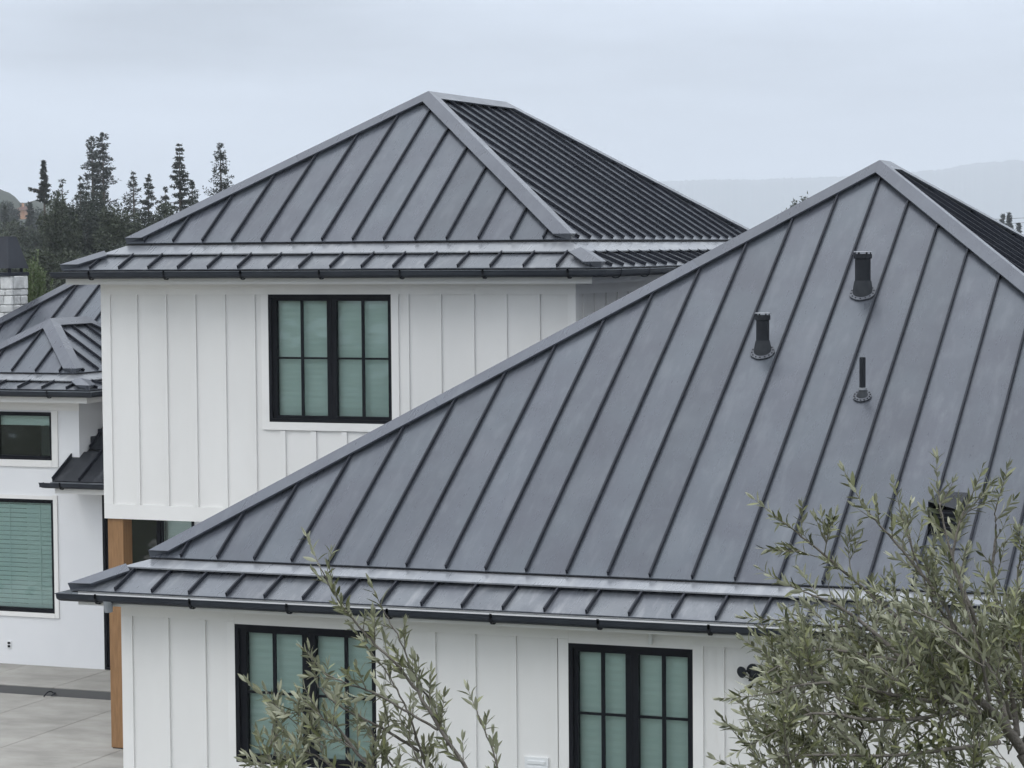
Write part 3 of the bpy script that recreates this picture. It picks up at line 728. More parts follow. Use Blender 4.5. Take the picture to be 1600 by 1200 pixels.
# stone chimney
CX1, CY0 = -54.42, 84.9
chm = box('chimney', (CX1-2.6, CY0+.06, -6), (CX1-.07, CY0+1.15, -.95), MT['mortar'], big)
z = -5.0; row = 0
def stone_mesh(wd, dp, h):
    me = bpy.data.meshes.new('stone'); bm = bmesh.new(); bmesh.ops.create_cube(bm, size=1)
    bmesh.ops.scale(bm, vec=(wd*S, dp*S, h*S), verts=bm.verts[:])
    bmesh.ops.bevel(bm, geom=bm.edges[:], offset=.035*S, segments=1, affect='EDGES')
    for v in bm.verts: v.co += Vector((R.uniform(-1, 1), R.uniform(-1, 1), R.uniform(-1, 1)))*.012*S
    bm.to_mesh(me); bm.free(); me.materials.append(MT['stone']); return me
SM = {}
def stone(x0_, x1_, y0_, y1_, z0_, z1_):
    k = (round(x1_-x0_, 1), round(y1_-y0_, 1), round(z1_-z0_, 2), R.randint(0, 2))
    if k not in SM: SM[k] = stone_mesh(x1_-x0_-.02, y1_-y0_-.02, z1_-z0_-.02)
    o = bpy.data.objects.new('stone', SM[k]); C.objects.link(o); setloc(o, P3(((x0_+x1_)/2, (y0_+y1_)/2, (z0_+z1_)/2)), chm)
while z < -.97:
    h = R.choice([.26, .36, .30, .42]); zt = min(z+h, -.93)
    if -.93-zt < .15: zt = -.93
    x = CX1
    while x > CX1-2.55:
        wd = R.choice([.4, .55, .7, .9, .5])*(R.uniform(.5, 1) if x == CX1 else 1); xa = max(x-wd, CX1-2.7)
        stone(xa, x, CY0-R.uniform(0, .05), CY0+.12, z, zt); x = xa
    y = CY0+.12
    while y < CY0+1.1:
        wd = min(R.choice([.5, .7]), CY0+1.18-y); stone(CX1-.14, CX1+R.uniform(0, .04), y, y+wd, z, zt); y += wd
    z = zt; row += 1
box('chimney_cap', (CX1-2.7, CY0-.1, -.93), (CX1+.0, CY0+1.25, -.80), MT['shroud'], chm)
m = MB()
for sx in (0, 1):
    for sy in (0, 1): m.box((CX1-.25-sx*2.2, CY0+.1+sy*.85, -.80), (CX1-.15-sx*2.2, CY0+.2+sy*.85, -.62))
m.build('shroud_leg', MT['shroud'], chm)
b0 = [(CX1-2.75, CY0-.15, -.64), (CX1-.06, CY0-.15, -.64), (CX1-.06, CY0+1.3, -.64), (CX1-2.75, CY0+1.3, -.64)]
t0 = [(CX1-2.35, CY0+.3, .62), (CX1-.34, CY0+.3, .62), (CX1-.34, CY0+.9, .62), (CX1-2.35, CY0+.9, .62)]
MB().add(b0+t0, [[3, 2, 1, 0], [4, 5, 6, 7], [0, 1, 5, 4], [1, 2, 6, 5], [2, 3, 7, 6], [3, 0, 4, 7]]).build('chimney_shroud', MT['shroud'], chm)

WLw, WRw = -53.5, -47.36
fx0, fx1, fy0, fy1 = WLw-.84, WRw+.84, YW-.84, 86.6
ringbox('fascia', fx0, fx1, fy0, fy1, -5.37, -4.95, .08, MT['trim'], wing)
box('soffit', (fx0+.085, fy0+.085, -5.33), (fx1-.085, fy1-.085, -5.28), MT['trim'], wing)
W4 = (-50.9, -48.48, -7.50, -5.77); W5 = (-51.6, -48.47, -13.05, -8.93)
ww = wall_front('wall', WLw, WRw, YW, .35, -8.2, -5.33, [W4], MT['stucco'], wing)
wl = wall_front('wall', WLw, -46.46, YW, .35, ZU-.1, -8.2, [W5], MT['stucco'], wing)
box('wall', (WRw-.35, YW+.352, -8.2), (WRw, 86, -5.33), MT['stucco'], wing)
box('frieze_board', (WLw, YW-.04, -5.70), (WRw+.03, YW-.001, -5.332), MT['trim'], ww)
box('corner_board', (WRw-.27, YW-.04, -8.0), (WRw+.03, YW-.001, -5.702), MT['trim'], ww) if False else None
def casing4(par, q, y, wd):
    box('casing', (q[1]+.002, y-.05, q[2]-wd), (q[1]+wd, y-.001, q[3]+(wd if q is W5 else .06)), MT['trim'], par)
    box('window_sill', (q[0], y-.06, q[2]-wd), (q[1], y-.001, q[2]-.002), MT['trim'], par)
    if q is W5: box('casing', (q[0], y-.05, q[3]+.002), (q[1], y-.001, q[3]+wd*.8), MT['trim'], par)
    box('casing', (q[0]-wd, y-.05, q[2]-wd), (q[0]-.002, y-.001, q[3]+(wd*.8 if q is W5 else .06)), MT['trim'], par)
casing4(ww, W4, YW, .25); casing4(wl, W5, YW, .17)
window(wing, *W4[:2], W4[2], W4[3], YW, [(-50.76, -48.6)], None, None, blind='blind', blind_z=(-6.27, -5.87), fr=.05)
window(wing, *W5[:2], W5[2], W5[3], YW, [(-51.45, -48.60)], None, None, slats=.165, fr=.05)
# glazed porch doors (same wall, under the tall block)
DX0, DX1 = -46.455, -42.74
DZ1 = -8.35
door = mesh_obj('sliding_door', *ring_rect(DX0, DX1, ZU-.02, DZ1, .11, YW-.02, YW+.3), MT['black'], wing)
for a, b in ((-46.15, -44.30), (-44.0, -42.86)):
    box('pane', (a, YW+.1, ZU+.1), (b, YW+.12, DZ1-.12), MT['glassd'], door)
box('stile', (-46.34, YW+.04, ZU+.1), (-46.16, YW+.16, DZ1-.12), MT['black'], door)
box('stile', (-44.28, YW+.03, ZU+.1), (-44.14, YW+.17, DZ1-.12), MT['black'], door)
box('stile', (-44.12, YW+.06, ZU+.1), (-44.02, YW+.2, DZ1-.12), MT['black'], door)
box('curtain', (-44.0, YW+.34, ZU), (-42.8, YW+.36, DZ1), MT['blind'], door)
r = MB(); r.add([(DX0, YW+.31, ZU), (DX1, YW+.31, ZU), (DX1, YW+.31, DZ1), (DX0, YW+.31, DZ1), (DX0, YW+6, ZU), (DX1, YW+6, ZU), (DX1, YW+6, DZ1), (DX0, YW+6, DZ1)],
      [[4, 5, 6, 7], [0, 1, 5, 4], [1, 2, 6, 5], [2, 3, 7, 6], [3, 0, 4, 7]]); r.build('room_lining', MT['room'], door)
box('table_lamp', (-45.2, YW+2, -11), (-45.05, YW+2.15, -9), MT['blind'], door) if False else None
box('wall', (DX0, YW, DZ1+.002), (DX1, YW+.35, -7.9), MT['stucco'], wing)
box('wall', (DX1+.002, YW, ZU-.1), (-34, YW+.35, -7.9), MT['stucco'], wing)
# entry shed roof tucked between wing and tall block
mS = .565
shS = Face((-47.72, YW-1.3, -8.115), (1, 0, 0), (0, 1, 0), mS, [(0, 0), (6.4, 0), (6.4, 1.62), (0, 1.62)])
dk = MB().add([(-47.72, YW-1.3, -8.17), (-41.3, YW-1.3, -8.17), (-41.3, YW+.38, -8.17+1.68*mS), (-47.72, YW+.38, -8.17+1.68*mS)], [[0, 1, 2, 3]])
sk = dk.build('porch_roof', MT['deck'], wing)
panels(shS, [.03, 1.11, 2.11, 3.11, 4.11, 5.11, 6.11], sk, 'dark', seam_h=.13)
mU = .64
yU, zU = YW+.55, -7.12
shU = Face((-47.3, yU, zU), (1, 0, 0), (0, 1, 0), mU, [(0, 0), (6, 0), (6, 4), (0, 4)])
dk = MB().add([(-47.3, yU, zU-.05), (-41.3, yU, zU-.05), (-41.3, yU+4, zU-.05+4*mU), (-47.3, yU+4, zU-.05+4*mU)], [[0, 1, 2, 3]])
su = dk.build('porch_roof', MT['deck'], wing)
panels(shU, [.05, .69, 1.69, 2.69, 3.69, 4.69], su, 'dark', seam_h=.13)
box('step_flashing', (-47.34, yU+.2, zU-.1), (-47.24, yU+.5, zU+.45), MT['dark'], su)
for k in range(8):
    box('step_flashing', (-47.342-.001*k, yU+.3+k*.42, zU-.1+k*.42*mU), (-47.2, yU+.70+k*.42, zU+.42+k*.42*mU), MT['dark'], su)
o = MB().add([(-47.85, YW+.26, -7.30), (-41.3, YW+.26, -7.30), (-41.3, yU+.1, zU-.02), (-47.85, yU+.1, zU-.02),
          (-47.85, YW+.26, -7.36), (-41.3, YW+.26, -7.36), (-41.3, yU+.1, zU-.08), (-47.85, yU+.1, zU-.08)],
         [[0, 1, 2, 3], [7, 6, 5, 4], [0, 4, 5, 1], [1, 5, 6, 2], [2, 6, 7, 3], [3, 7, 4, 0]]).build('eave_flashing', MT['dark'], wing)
fixn(o)
gutter(wing, -47.78, -40, YW-1.27, YW+3, -8.17, .55, sides=(0,))
box('end_cap', (-48.07, YW-1.57, -8.32), (-48.05, YW-1.27, -8.17), MT['gutter'], wing)
box('fascia', (-47.62, YW-1.25, -8.56), (-41, YW-1.17, -8.18), MT['trim'], wing)
box('soffit', (-47.60, YW-1.168, -8.52), (-41, YW-.002, -8.48), MT['trim'], wing)

# ------------------------------------------------------------------ things on the roof and walls
m2 = (An[2]-(-7.47))/(An[1]-53.74)
def roofz(y): return -7.47+m2*(y-53.74)
def lathe(prof, n=24):
    mb = MB(); k = len(prof)
    for i in range(n):
        t = 2*math.pi*i/n
        for r_, z_ in prof: mb.v.append((r_*math.cos(t), r_*math.sin(t), z_))
    for i in range(n):
        j = (i+1) % n
        for q in range(k-1): mb.f.append([i*k+q, j*k+q, j*k+q+1, i*k+q+1])
    return mb
def shift(mb, p): mb.v = [(v[0]+p[0], v[1]+p[1], v[2]+p[2]) for v in mb.v]; return mb
def vent(label, x, y, r, h, rb, hb, rf, capped):
    z = roofz(y)
    t = thing('vent_pipe', label, 'roof vent', (x, y, z), 'vent pipes on the near roof')
    nrm = Vector((0, -m2, 1)).normalized(); ux = Vector((1, 0, 0)); uy = nrm.cross(ux)
    base = Vector((x, y, z))
    # flange ring lying on the slope, with its screws
    mb = MB(); n = 32
    for lv, (ra, hh) in enumerate(((rf, .03), (rf, .055), (rf*.62, .075), (rf*.62, .03))):
        for i in range(n):
            a = 2*math.pi*i/n; q = base+(ux*math.cos(a)+uy*math.sin(a))*ra*(1+.015*math.sin(i*5))+nrm*hh; mb.v.append(tuple(q))
    for lv in range(3):
        for i in range(n): j = (i+1) % n; mb.f.append([lv*n+i, lv*n+j, (lv+1)*n+j, (lv+1)*n+i])
    fl = mb.build('flange', MT['flange'], t)
    for i in range(14):
        a = 2*math.pi*(i+.5)/14; q = base+(ux*math.cos(a)+uy*math.sin(a))*rf*.86
        MB().tube([tuple(q+nrm*.05), tuple(q+nrm*.075)], .019, 6).build('screw', MT['bracket'], fl)
    # boot: tilted skirt rising into the upright pipe
    mb = MB(); lv = 6
    for k in range(lv+1):
        f = k/lv; ra = rb+(r*1.06-rb)*(f**.7)
        for i in range(n):
            a = 2*math.pi*i/n
            low = base+(ux*math.cos(a)+uy*math.sin(a))*rb+nrm*.05
            top = Vector((x+r*1.08*math.cos(a), y+r*1.08*math.sin(a), z+hb))
            q = low.lerp(top, f); bul = math.sin(f*math.pi)*.12*(rb-r)
            q += Vector((math.cos(a), math.sin(a), 0))*bul; mb.v.append(tuple(q))
    for k in range(lv):
        for i in range(n): j = (i+1) % n; mb.f.append([k*n+i, k*n+j, (k+1)*n+j, (k+1)*n+i])
    mb.build('boot', MT['rubber'], t, smooth=True)
    if capped:
        shift(lathe([(r, -.1), (r, h-.02)], 28), (x, y, z)).build('pipe', MT['pipe'], t, smooth=True)
        c = shift(lathe([(r+.002, h-.10), (r*1.17, h-.09), (r*1.17, h+.02), (r*1.02, h+.025), (r*.9, h-.0)], 28), (x, y, z)).build('cap', MT['pipe'], t)
        for i in range(6):
            a = 2*math.pi*i/6+.3; xx, yy = x+r*.98*math.cos(a), y+r*.98*math.sin(a)
            MB().tube([(xx, yy, z+h+.02), (xx, yy, z+h+.07)], .014, 6).build('cap_post', MT['pipe'], c)
        shift(lathe([(0.001, h+.095), (r*1.13, h+.09), (r*1.2, h+.078), (r*1.2, h+.066), (0.001, h+.066)], 28), (x, y, z)).build('cap_lid', MT['rim'], c)
    else:
        shift(lathe([(r, -.05), (r, h), (r*.75, h), (r*.75, h-.3)], 20), (x, y, z)).build('pipe', MT['pipe'], t, smooth=False)
        shift(lathe([(r*1.1, hb), (r*1.45, hb+.0), (r*1.4, hb+.05), (r, hb+.06)], 20), (x, y, z)).build('collar', MT['rim'], t)
    return t
vent('left one of the two fat capped black vent pipes, lower on the near roof', -17.22, 61.05, .165, .93, .225, .32, .31, True)
vent('largest capped black vent pipe, highest one on the near roof', -15.19, 63.25, .20, 1.0, .255, .34, .34, True)
vent('thin uncapped black vent pipe with small round boot below the others', -14.31, 59.55, .075, .97, .14, .18, .225, False)
# hooded exhaust vent, half hidden by the olive
hv = thing('roof_vent', 'black hooded exhaust vent low on the near roof, half hidden behind olive branches', 'roof vent', (-11.6, 55.5, roofz(55.5)))
xh, yh = -11.45, 55.65; zh = roofz(yh)
fz = lambda y, d=0.04: roofz(y)+d
f_ = Face((xh-.62, yh-.75, roofz(yh-.75)), (1, 0, 0), (0, 1, 0), m2, [(0, 0), (1.3, 0), (1.3, 1.9), (0, 1.9)])
MB().prism([f_.P(s_, r_, .02) for s_, r_ in f_.poly], f_.P(0, 0, .025)-f_.P(0, 0, 0)).build('flange', MT['roof'], hv)
hb_ = MB(); a, b = xh-.33, xh+.33
P8 = [(a, yh-.45, fz(yh-.45)), (b, yh-.45, fz(yh-.45)), (b, yh+.75, fz(yh+.75)), (a, yh+.75, fz(yh+.75)),
      (a, yh-.45, fz(yh-.45)+.78), (b, yh-.45, fz(yh-.45)+.62), (b, yh+.75, fz(yh+.75)+.10), (a, yh+.75, fz(yh+.75)+.12)]
hb_.add(P8, [[0, 3, 2, 1], [4, 5, 6, 7], [1, 2, 6, 5], [2, 3, 7, 6], [3, 0, 4, 7]]).build('hood', MT['pipe'], hv)
box('grille', (a+.04, yh-.40, fz(yh-.4)+.03), (b-.04, yh-.37, fz(yh-.4)+.56), MT['bracket'], hv)
for k in range(5):
    q = fz(yh-.45)+.08+k*.11; box('louvre', (a+.03, yh-.455, q), (b-.03, yh-.405, q+.03), MT['pipe'], hv)

# security light on the near wall, right of the second window
sl = thing('security_light', 'black twin-head security light on the near wall, partly behind olive leaves', 'wall light', (-15.25, 53.1, -9.45))
lx, lz = -15.22, -9.30
shift(lathe([(.001, 0), (.13, 0), (.14, .05), (.001, .06)], 18), (0, 0, 0))
mb = lathe([(.001, .07), (.12, .07), (.13, .0), (.001, .0)], 18); mb.v = [(v[0]+lx, WYN-.045-v[2], v[1]+lz) for v in mb.v]; mb.build('wall_plate', MT['pipe'], sl)
for sx in (-1, 1):
    MB().tube([(lx, WYN-.1, lz), (lx+sx*.12, WYN-.2, lz-.02)], .025, 8).build('arm', MT['pipe'], sl)
    hd = lathe([(.001, .11), (.06, .10), (.115, .0), (.125, -.10), (.10, -.11), (.001, -.09)], 18)
    c0, s0 = math.cos(sx*.5), math.sin(sx*.5)
    hd.v = [(lx+sx*.20+v[0]*c0-v[2]*s0*-1, WYN-.28+v[2]*c0*1+v[0]*s0*.4, lz+v[1]-.02) for v in hd.v]
    hd.build('lamp_head', MT['pipe'], sl, smooth=True)
MB().tube([(lx, WYN-.12, lz-.08), (lx, WYN-.16, lz-.24)], [.05, .065], 10).build('sensor', MT['pipe'], sl)
# small white conduit stub above second window
st = MB().tube([(-17.56, WYN-.12, -8.475), (-17.56, WYN-.12, -8.84)], .05, 10).build('pipe_stub', MT['plastic'], near)
# white louvre cover low on the wall
vc = MB().box((-20.62, WYN-.05, -12.1), (-20.05, WYN-.001, -11.60)).build('wall_vent', MT['plastic'])
tag(vc, 'small white vent cover low on the near wall, left of the second window', 'vent cover')
for k in range(3): box('louvre', (-20.55, WYN-.075, -11.75-k*.13), (-20.12, WYN-.051, -11.68-k*.13), MT['plastic'], vc)
ol = MB().box((-50.53, YW-.03, -14.42), (-50.34, YW-.001, -14.15)).build('wall_outlet', MT['plastic'])
tag(ol, 'open electrical outlet box low on the left wing wall under the blinds window', 'outlet')
box('socket', (-50.49, YW-.042, -14.38), (-50.38, YW-.031, -14.30), MT['black'], ol); box('socket', (-50.49, YW-.042, -14.26), (-50.38, YW-.031, -14.18), MT['black'], ol)
pts = [(-46.42+.16*i/9+.0*i, YS-.36+.34*i/9, ZL+.03+.15*math.sin(i/9*math.pi*.8)) for i in range(10)]+[(-46.20+.05*math.cos(i*.6), YS-.06-.1*i/5, ZL+.12-.09*i/5) for i in range(6)]
cb = MB().tube(pts, .022, 6).build('cable', MT['pipe']); tag(cb, 'short loop of black cable lying at the foot of the concrete step', 'cable')

# ------------------------------------------------------------------ foliage tools
def tone_attr(me, tones):
    a = me.attributes.new('tone', 'FLOAT', 'POINT'); a.data.foreach_set('value', tones)
class Leaves:
    def __init__(s): s.v = []; s.f = []; s.t = []
    def tri(s, p, d, w, tone):
        b = len(s.v); s.v += [p-w*.5, p+w*.5, p+d]; s.f.append((b, b+1, b+2)); s.t += [tone]*3
    def build(s, name, m, parent, kind=None):
        o = mesh_obj(name, s.v, s.f, m, parent, metres=True); tone_attr(o.data, s.t)
        if kind: o['kind'] = kind
        return o
def rv(a=1.0): return Vector((R.uniform(-a, a), R.uniform(-a, a), R.uniform(-a, a)))
def tree_thing(name, label, cat, x, y, z, group=None):
    o = bpy.data.objects.new(name, None); C.objects.link(o); setloc(o, Vector((x, y, z)), None)
    tag(o, label, cat, group); return o
def at_px(u, v, d):
    """world point (metres) seen at photo pixel u,v at distance d along the view axis - used only to plant things"""
    q = fw + r2*((u-800)/FPX) - u2*((v-600)/FPX)
    return Vector((0, 0, ZO*S)) + q*d
def conifer(name, label, u, vtop, halfw, d, shape='spire', dens=1.0, m='redwood', group=None, vis=None, droop=.25, cat='tree', base_frac=None):
    top = at_px(u, vtop, d); gx, gy = top.x, top.y; gz = terr(gx, gy)-.3
    H = top.z-gz; k = d/FPX; hw = halfw*k
    t = tree_thing(name, label, cat, gx, gy, gz, group)
    lean = rv(.01)*H
    mb = MB(); mb.tube([(gx, gy, gz), (gx+lean.x*.5, gy+lean.y*.5, gz+H*.5), (gx, gy, gz+H*.995)], [H*.016, H*.010, .012], 7)
    L = Leaves(); bt = MB()
    depth = min(H*.9, hw*(5.5 if d < 400 else 14))
    nw = int((46 if shape == 'spire' else 36)*max(.7, min(2.2, depth/9)))
    for i in range(nw):
        f = (i+R.random()*.8)/nw            # 0 at tip
        zz = gz+H-f*depth-.02*H*0
        if shape == 'spire': rad = hw*(.10+.9*f**.75)*(1-.5*max(0, f-.9)*5)
        elif shape == 'pine': rad = hw*(.06+.94*math.sin(min(1, f*1.25)*math.pi*.5)**1.1)
        else: rad = hw*math.sin(math.acos(max(-1, min(1, 1-2*min(f, 1)*.8)))) if f < 1 else hw*.6
        for b in range(R.choice([3, 4, 5]) if dens > .6 else R.choice([1, 2, 3])):
            if R.random() < .10: continue
            a = R.uniform(0, 2*math.pi); ln = rad*R.uniform(.45, 1.12)*(1.35 if R.random() < .06 else 1)
            o0 = Vector((gx, gy, zz)); dd = Vector((math.cos(a), math.sin(a), 0))
            tipdz = (-droop*ln + .12*ln) if shape == 'spire' else R.uniform(.05, .5)*ln
            p1 = o0+dd*ln*.55+Vector((0, 0, -droop*ln*.5 if shape == 'spire' else tipdz*.3)); p2 = o0+dd*ln+Vector((0, 0, tipdz+(.12*ln if shape == 'spire' else 0)))
            bt.tube([o0, p1, p2], [.02*k*40*.3+.01, .012+.004, .006], 3, cap=False)
            n = int(max(6, 46*dens*(ln/hw+.2)))
            sp = .17*ln+.05*hw
            tn = R.uniform(.1, .9)
            for q in range(n):
                s = R.uniform(.18, 1.06); c = (o0.lerp(p1, s/.55) if s < .55 else p1.lerp(p2, (s-.55)/.45)) + rv(sp*(.65 if shape == 'spire' else 1.1)*(1.15-s*.5))
                c.z -= abs(R.gauss(0, sp*.25))
                dd2 = (dd*R.uniform(.2, 1)+rv(.7)).normalized()*R.uniform(2.2, 5.4)*k; wd = rv(1).normalized()*R.uniform(1.5, 3.2)*k
                L.tri(c, dd2, wd, min(1, max(0, tn*.6+R.uniform(0, .5)-.1)))
    mb.v += []; o = mb.build('trunk', MT['trunk'], t, metres=True)
    bt.build('branches', MT['trunk'], t, metres=True)['kind'] = 'stuff'
    L.build('crown', MT[m], t)
    return t
def broad(name, label, u, vtop, hw_px, h_px, d, m='broad', group=None, n=2600, clump=14, cat='tree'):
    top = at_px(u, vtop, d); gx, gy = top.x, top.y; gz = terr(gx, gy)-.3; k = d/FPX; hw = hw_px*k; hh = h_px*k*.5
    t = tree_thing(name, label, cat, gx, gy, gz, group); cz = top.z-hh
    MB().tube([(gx, gy, gz), (gx+.1, gy, (gz+cz)/2), (gx, gy, cz+hh*.5)], [hw*.10, hw*.08, hw*.02], 7).build('trunk', MT['trunk'], t, metres=True)
    L = Leaves(); cl = []
    for i in range(clump):
        while True:
            q = rv(1)
            if q.length < 1 and q.length > .35: break
        cl.append((Vector((gx+q.x*hw*.75, gy+q.y*hw*.75, cz+q.z*hh*.78)), R.uniform(.22, .42), R.uniform(.1, .9)))
    for i in range(n):
        c, rr, tn = R.choice(cl); q = rv(1).normalized()*R.uniform(.55, 1.05)
        p = c+Vector((q.x*hw*rr, q.y*hw*rr, q.z*hh*rr*.9))
        d2 = (q+rv(.8)).normalized()*R.uniform(2.5, 6)*k
        L.tri(p, d2, rv(1).normalized()*R.uniform(2, 4.5)*k, min(1, max(0, tn*.55+q.z*.15+R.uniform(0, .4))))
    L.build('crown', MT[m], t); return t

# ------------------------------------------------------------------ far trees on the left
conifer('redwood_tree', 'tall slender redwood, left one of the twin spires rising highest', 143, 212, 33, 205, dens=1.1)
conifer('redwood_tree', 'tall slender redwood, right and highest of the twin spires', 160, 206, 42, 200, dens=1.2)
snag = conifer('conifer_tree', 'thin ragged conifer top at far left with one long bare side branch', 68, 251, 12, 190, dens=.7)
conifer('conifer_tree', 'dense dark narrow conifer standing alone between the sparse trees and the pine', 280, 225, 25, 170, dens=1.3, m='conifer')
conifer('pine_tree', 'broad open crowned pine nearest to the tall block roof edge', 344, 225, 46, 165, 'pine', 1.5, m='redwood')
conifer('conifer_tree', 'sparse thin conifer just right of the twin redwoods', 208, 268, 26, 180, 'pine', .7, m='redwood')
conifer('conifer_tree', 'short pointed conifer between the sparse tree and the dark narrow one', 231, 272, 23, 175, dens=.9, m='conifer')
conifer('conifer_tree', 'small ragged conifer peeping out left of the pine', 300, 280, 30, 178, 'pine', 1.0, m='conifer')
conifer('conifer_tree', 'low bushy conifer in front of the dark narrow one', 258, 292, 30, 172, 'pine', 1.1, m='conifer')
conifer('pine_tree', 'wide dark bushy tree under the long bare branch', 97, 282, 40, 150, 'pine', 1.1, m='conifer')
conifer('pine_tree', 'wide dark bushy tree filling the gap left of the twin redwoods', 125, 278, 36, 155, 'pine', 1.1, m='conifer')
sb_ = MB().tube([at_px(67, 300, 190), at_px(58, 296, 190), at_px(45, 294.5, 190)], [.06, .05, .02], 5)
o = sb_.build('side_branch', MT['trunk'], snag, metres=True); L = Leaves()
for i in range(260):
    f = R.random(); c = at_px(66-22*f, 299-5*f+R.uniform(-1, 3.5), 190); L.tri(c, rv(1)*3*190/FPX, rv(1)*2*190/FPX, R.random()*.5)
L.build('side_foliage', MT['redwood'], snag)
gr = 'dark trees massed behind the left roofs'; lab = 'dark tree in the dense mass behind the left roofs'
for (u, v, hw_, hh_, d) in ((20, 338, 42, 110, 230), (55, 345, 40, 120, 190), (92, 300, 40, 150, 140), (135, 292, 46, 150, 142), (182, 312, 44, 150, 138),
                            (225, 322, 42, 130, 146), (262, 318, 40, 130, 150), (300, 330, 40, 110, 160), (335, 325, 40, 110, 165), (375, 320, 40, 110, 168),
                            (70, 380, 50, 110, 120), (120, 385, 50, 110, 118), (170, 380, 50, 100, 122), (215, 372, 46, 100, 125), (30, 385, 46, 120, 130), (-20, 350, 50, 140, 150), (-60, 340, 60, 150, 160)):
    broad('dense_tree', lab, u, v, hw_, hh_, d, m=R.choice(['broad', 'conifer', 'conifer']), group=gr, n=8200, clump=30)
for (u, v, w_) in ((8, 322, 'small dim conifer at the left picture edge, left of the hillside house'), (47, 316, 'small dim conifer just right of the hillside house'), (25, 345, 'small dim conifer just below the hillside house')):
    conifer('conifer_tree', w_, u, v, 11, 330, dens=.8, m='conifer')
for (u, v, a, b, d) in ((-12, 306, 26, 90, 430), (16, 312, 22, 80, 450), (38, 318, 18, 60, 640), (60, 322, 22, 80, 440), (-30, 330, 40, 90, 320), (6, 345, 30, 80, 300), (78, 326, 22, 90, 300)):
    broad('dense_tree', 'dim dark tree growing on the far left hillside around the orange house', u, v, a, b, d, m='conifer', group='trees on the far left hillside', n=3600, clump=22)
# shrub right of the chimney
DB = 46.0
bush_t = at_px(58, 392, DB)
bs = tree_thing('tall_shrub', 'light green upright shrub between the stone chimney and the tall block eave', 'shrub', bush_t.x, bush_t.y, terr(bush_t.x, bush_t.y))
bz = terr(bush_t.x, bush_t.y); L = Leaves(); st_ = MB(); k = DB/FPX
for i in range(60):
    uu = R.gauss(60, 13); uu = min(88, max(36, uu)); vt = 404+abs(uu-50)*.9+R.uniform(-4, 36)-(R.uniform(8, 20) if i % 7 == 0 else 0)
    tip = at_px(uu, vt, DB+R.uniform(-.35, .35)); base = Vector((bush_t.x+R.uniform(-.2, .2), bush_t.y+R.uniform(-.2, .2), bz+1))
    mid = at_px(60+(uu-60)*.7, 500, DB); st_.tube([base, mid, tip], [.012, .008, .003], 4, cap=False)
    tn = R.uniform(0, .7)
    for q in range(110):
        s = R.random()**.85; p = mid.lerp(tip, s); aa = R.uniform(0, 6.28)
        dd = (Vector((math.cos(aa), math.sin(aa), 0))*.8+Vector((0, 0, 1))*.8).normalized()*R.uniform(4, 8)*k*(1.15-s*.4)
        L.tri(p, dd, dd.cross(rv(1)).normalized()*2.3*k, min(1, tn+R.uniform(0, .4)))
st_.build('stems', MT['twig'], bs, metres=True)['kind'] = 'stuff'; L.build('crown', MT['bush'], bs)
MB().tube([(bush_t.x, bush_t.y, bz-.1), (bush_t.x, bush_t.y, bz+1.2)], [.06, .04], 7).build('trunk', MT['bark'], bs, metres=True)
# right background trees
conifer('conifer_tree', 'hazy conifer at the right edge, taller left one under the power lines', 1567, 336, 14, 420, dens=1.0)
conifer('conifer_tree', 'hazy conifer at the right edge, middle one with forked top', 1577, 334, 14, 425, dens=1.0)
conifer('conifer_tree', 'hazy conifer at the very right edge of the picture', 1592, 350, 14, 410, dens=1.1)
for (u, v, a, b, lb_) in ((1261, 299, 22, 150, 'rounded treetop showing above the near hip, upper right one'), (1243, 308, 20, 150, 'rounded treetop showing above the near hip, larger middle one'), (1224, 324, 18, 130, 'rounded treetop showing above the near hip, lowest left one')):
    broad('round_tree', lb_, u, v, a, b, 260, n=4500, clump=24)
# hillside house far left
hp = at_px(37, 334, 560)
hh = tree_thing('hillside_house', 'tiny orange-walled house on the wooded hill at far left', 'house', hp.x, hp.y, hp.z-1.2)
def bxm(name, c, s, m, par): return MB().box((c[0]-s[0]/2, c[1]-s[1]/2, c[2]), (c[0]+s[0]/2, c[1]+s[1]/2, c[2]+s[2])).build(name, m, par, metres=True)
bxm('wall', (hp.x, hp.y, hp.z-1.2), (2.0, 2.6, 2.0), MT['farwall'], hh)
o = MB().add([(hp.x-1.5, hp.y-1.8, hp.z+.8), (hp.x+1.5, hp.y-1.8, hp.z+.8), (hp.x+1.5, hp.y+1.8, hp.z+.8), (hp.x-1.5, hp.y+1.8, hp.z+.8), (hp.x-.4, hp.y, hp.z+1.7), (hp.x+.5, hp.y, hp.z+1.7)],
         [[0, 1, 5, 4], [1, 2, 5], [2, 3, 4, 5], [3, 0, 4], [3, 2, 1, 0]]).build('roof', MT['terracotta'], hh, metres=True)
bxm('chimney', (hp.x, hp.y-.2, hp.z+1.5), (.4, .4, .8), MT['farwall'], hh)
# power lines at right
for v, lb_ in ((341, 'upper power line crossing the haze at the right edge'), (348.5, 'lower power line crossing the haze at the right edge')):
    pts = [at_px(1480+i*30, v+4.5-i*1.25+.25*(i-5)**2*.12, 150+i*2) for i in range(12)]
    o = MB().tube(pts, .011, 5).build('power_line', MT['wire'], metres=True); tag(o, lb_, 'power line')

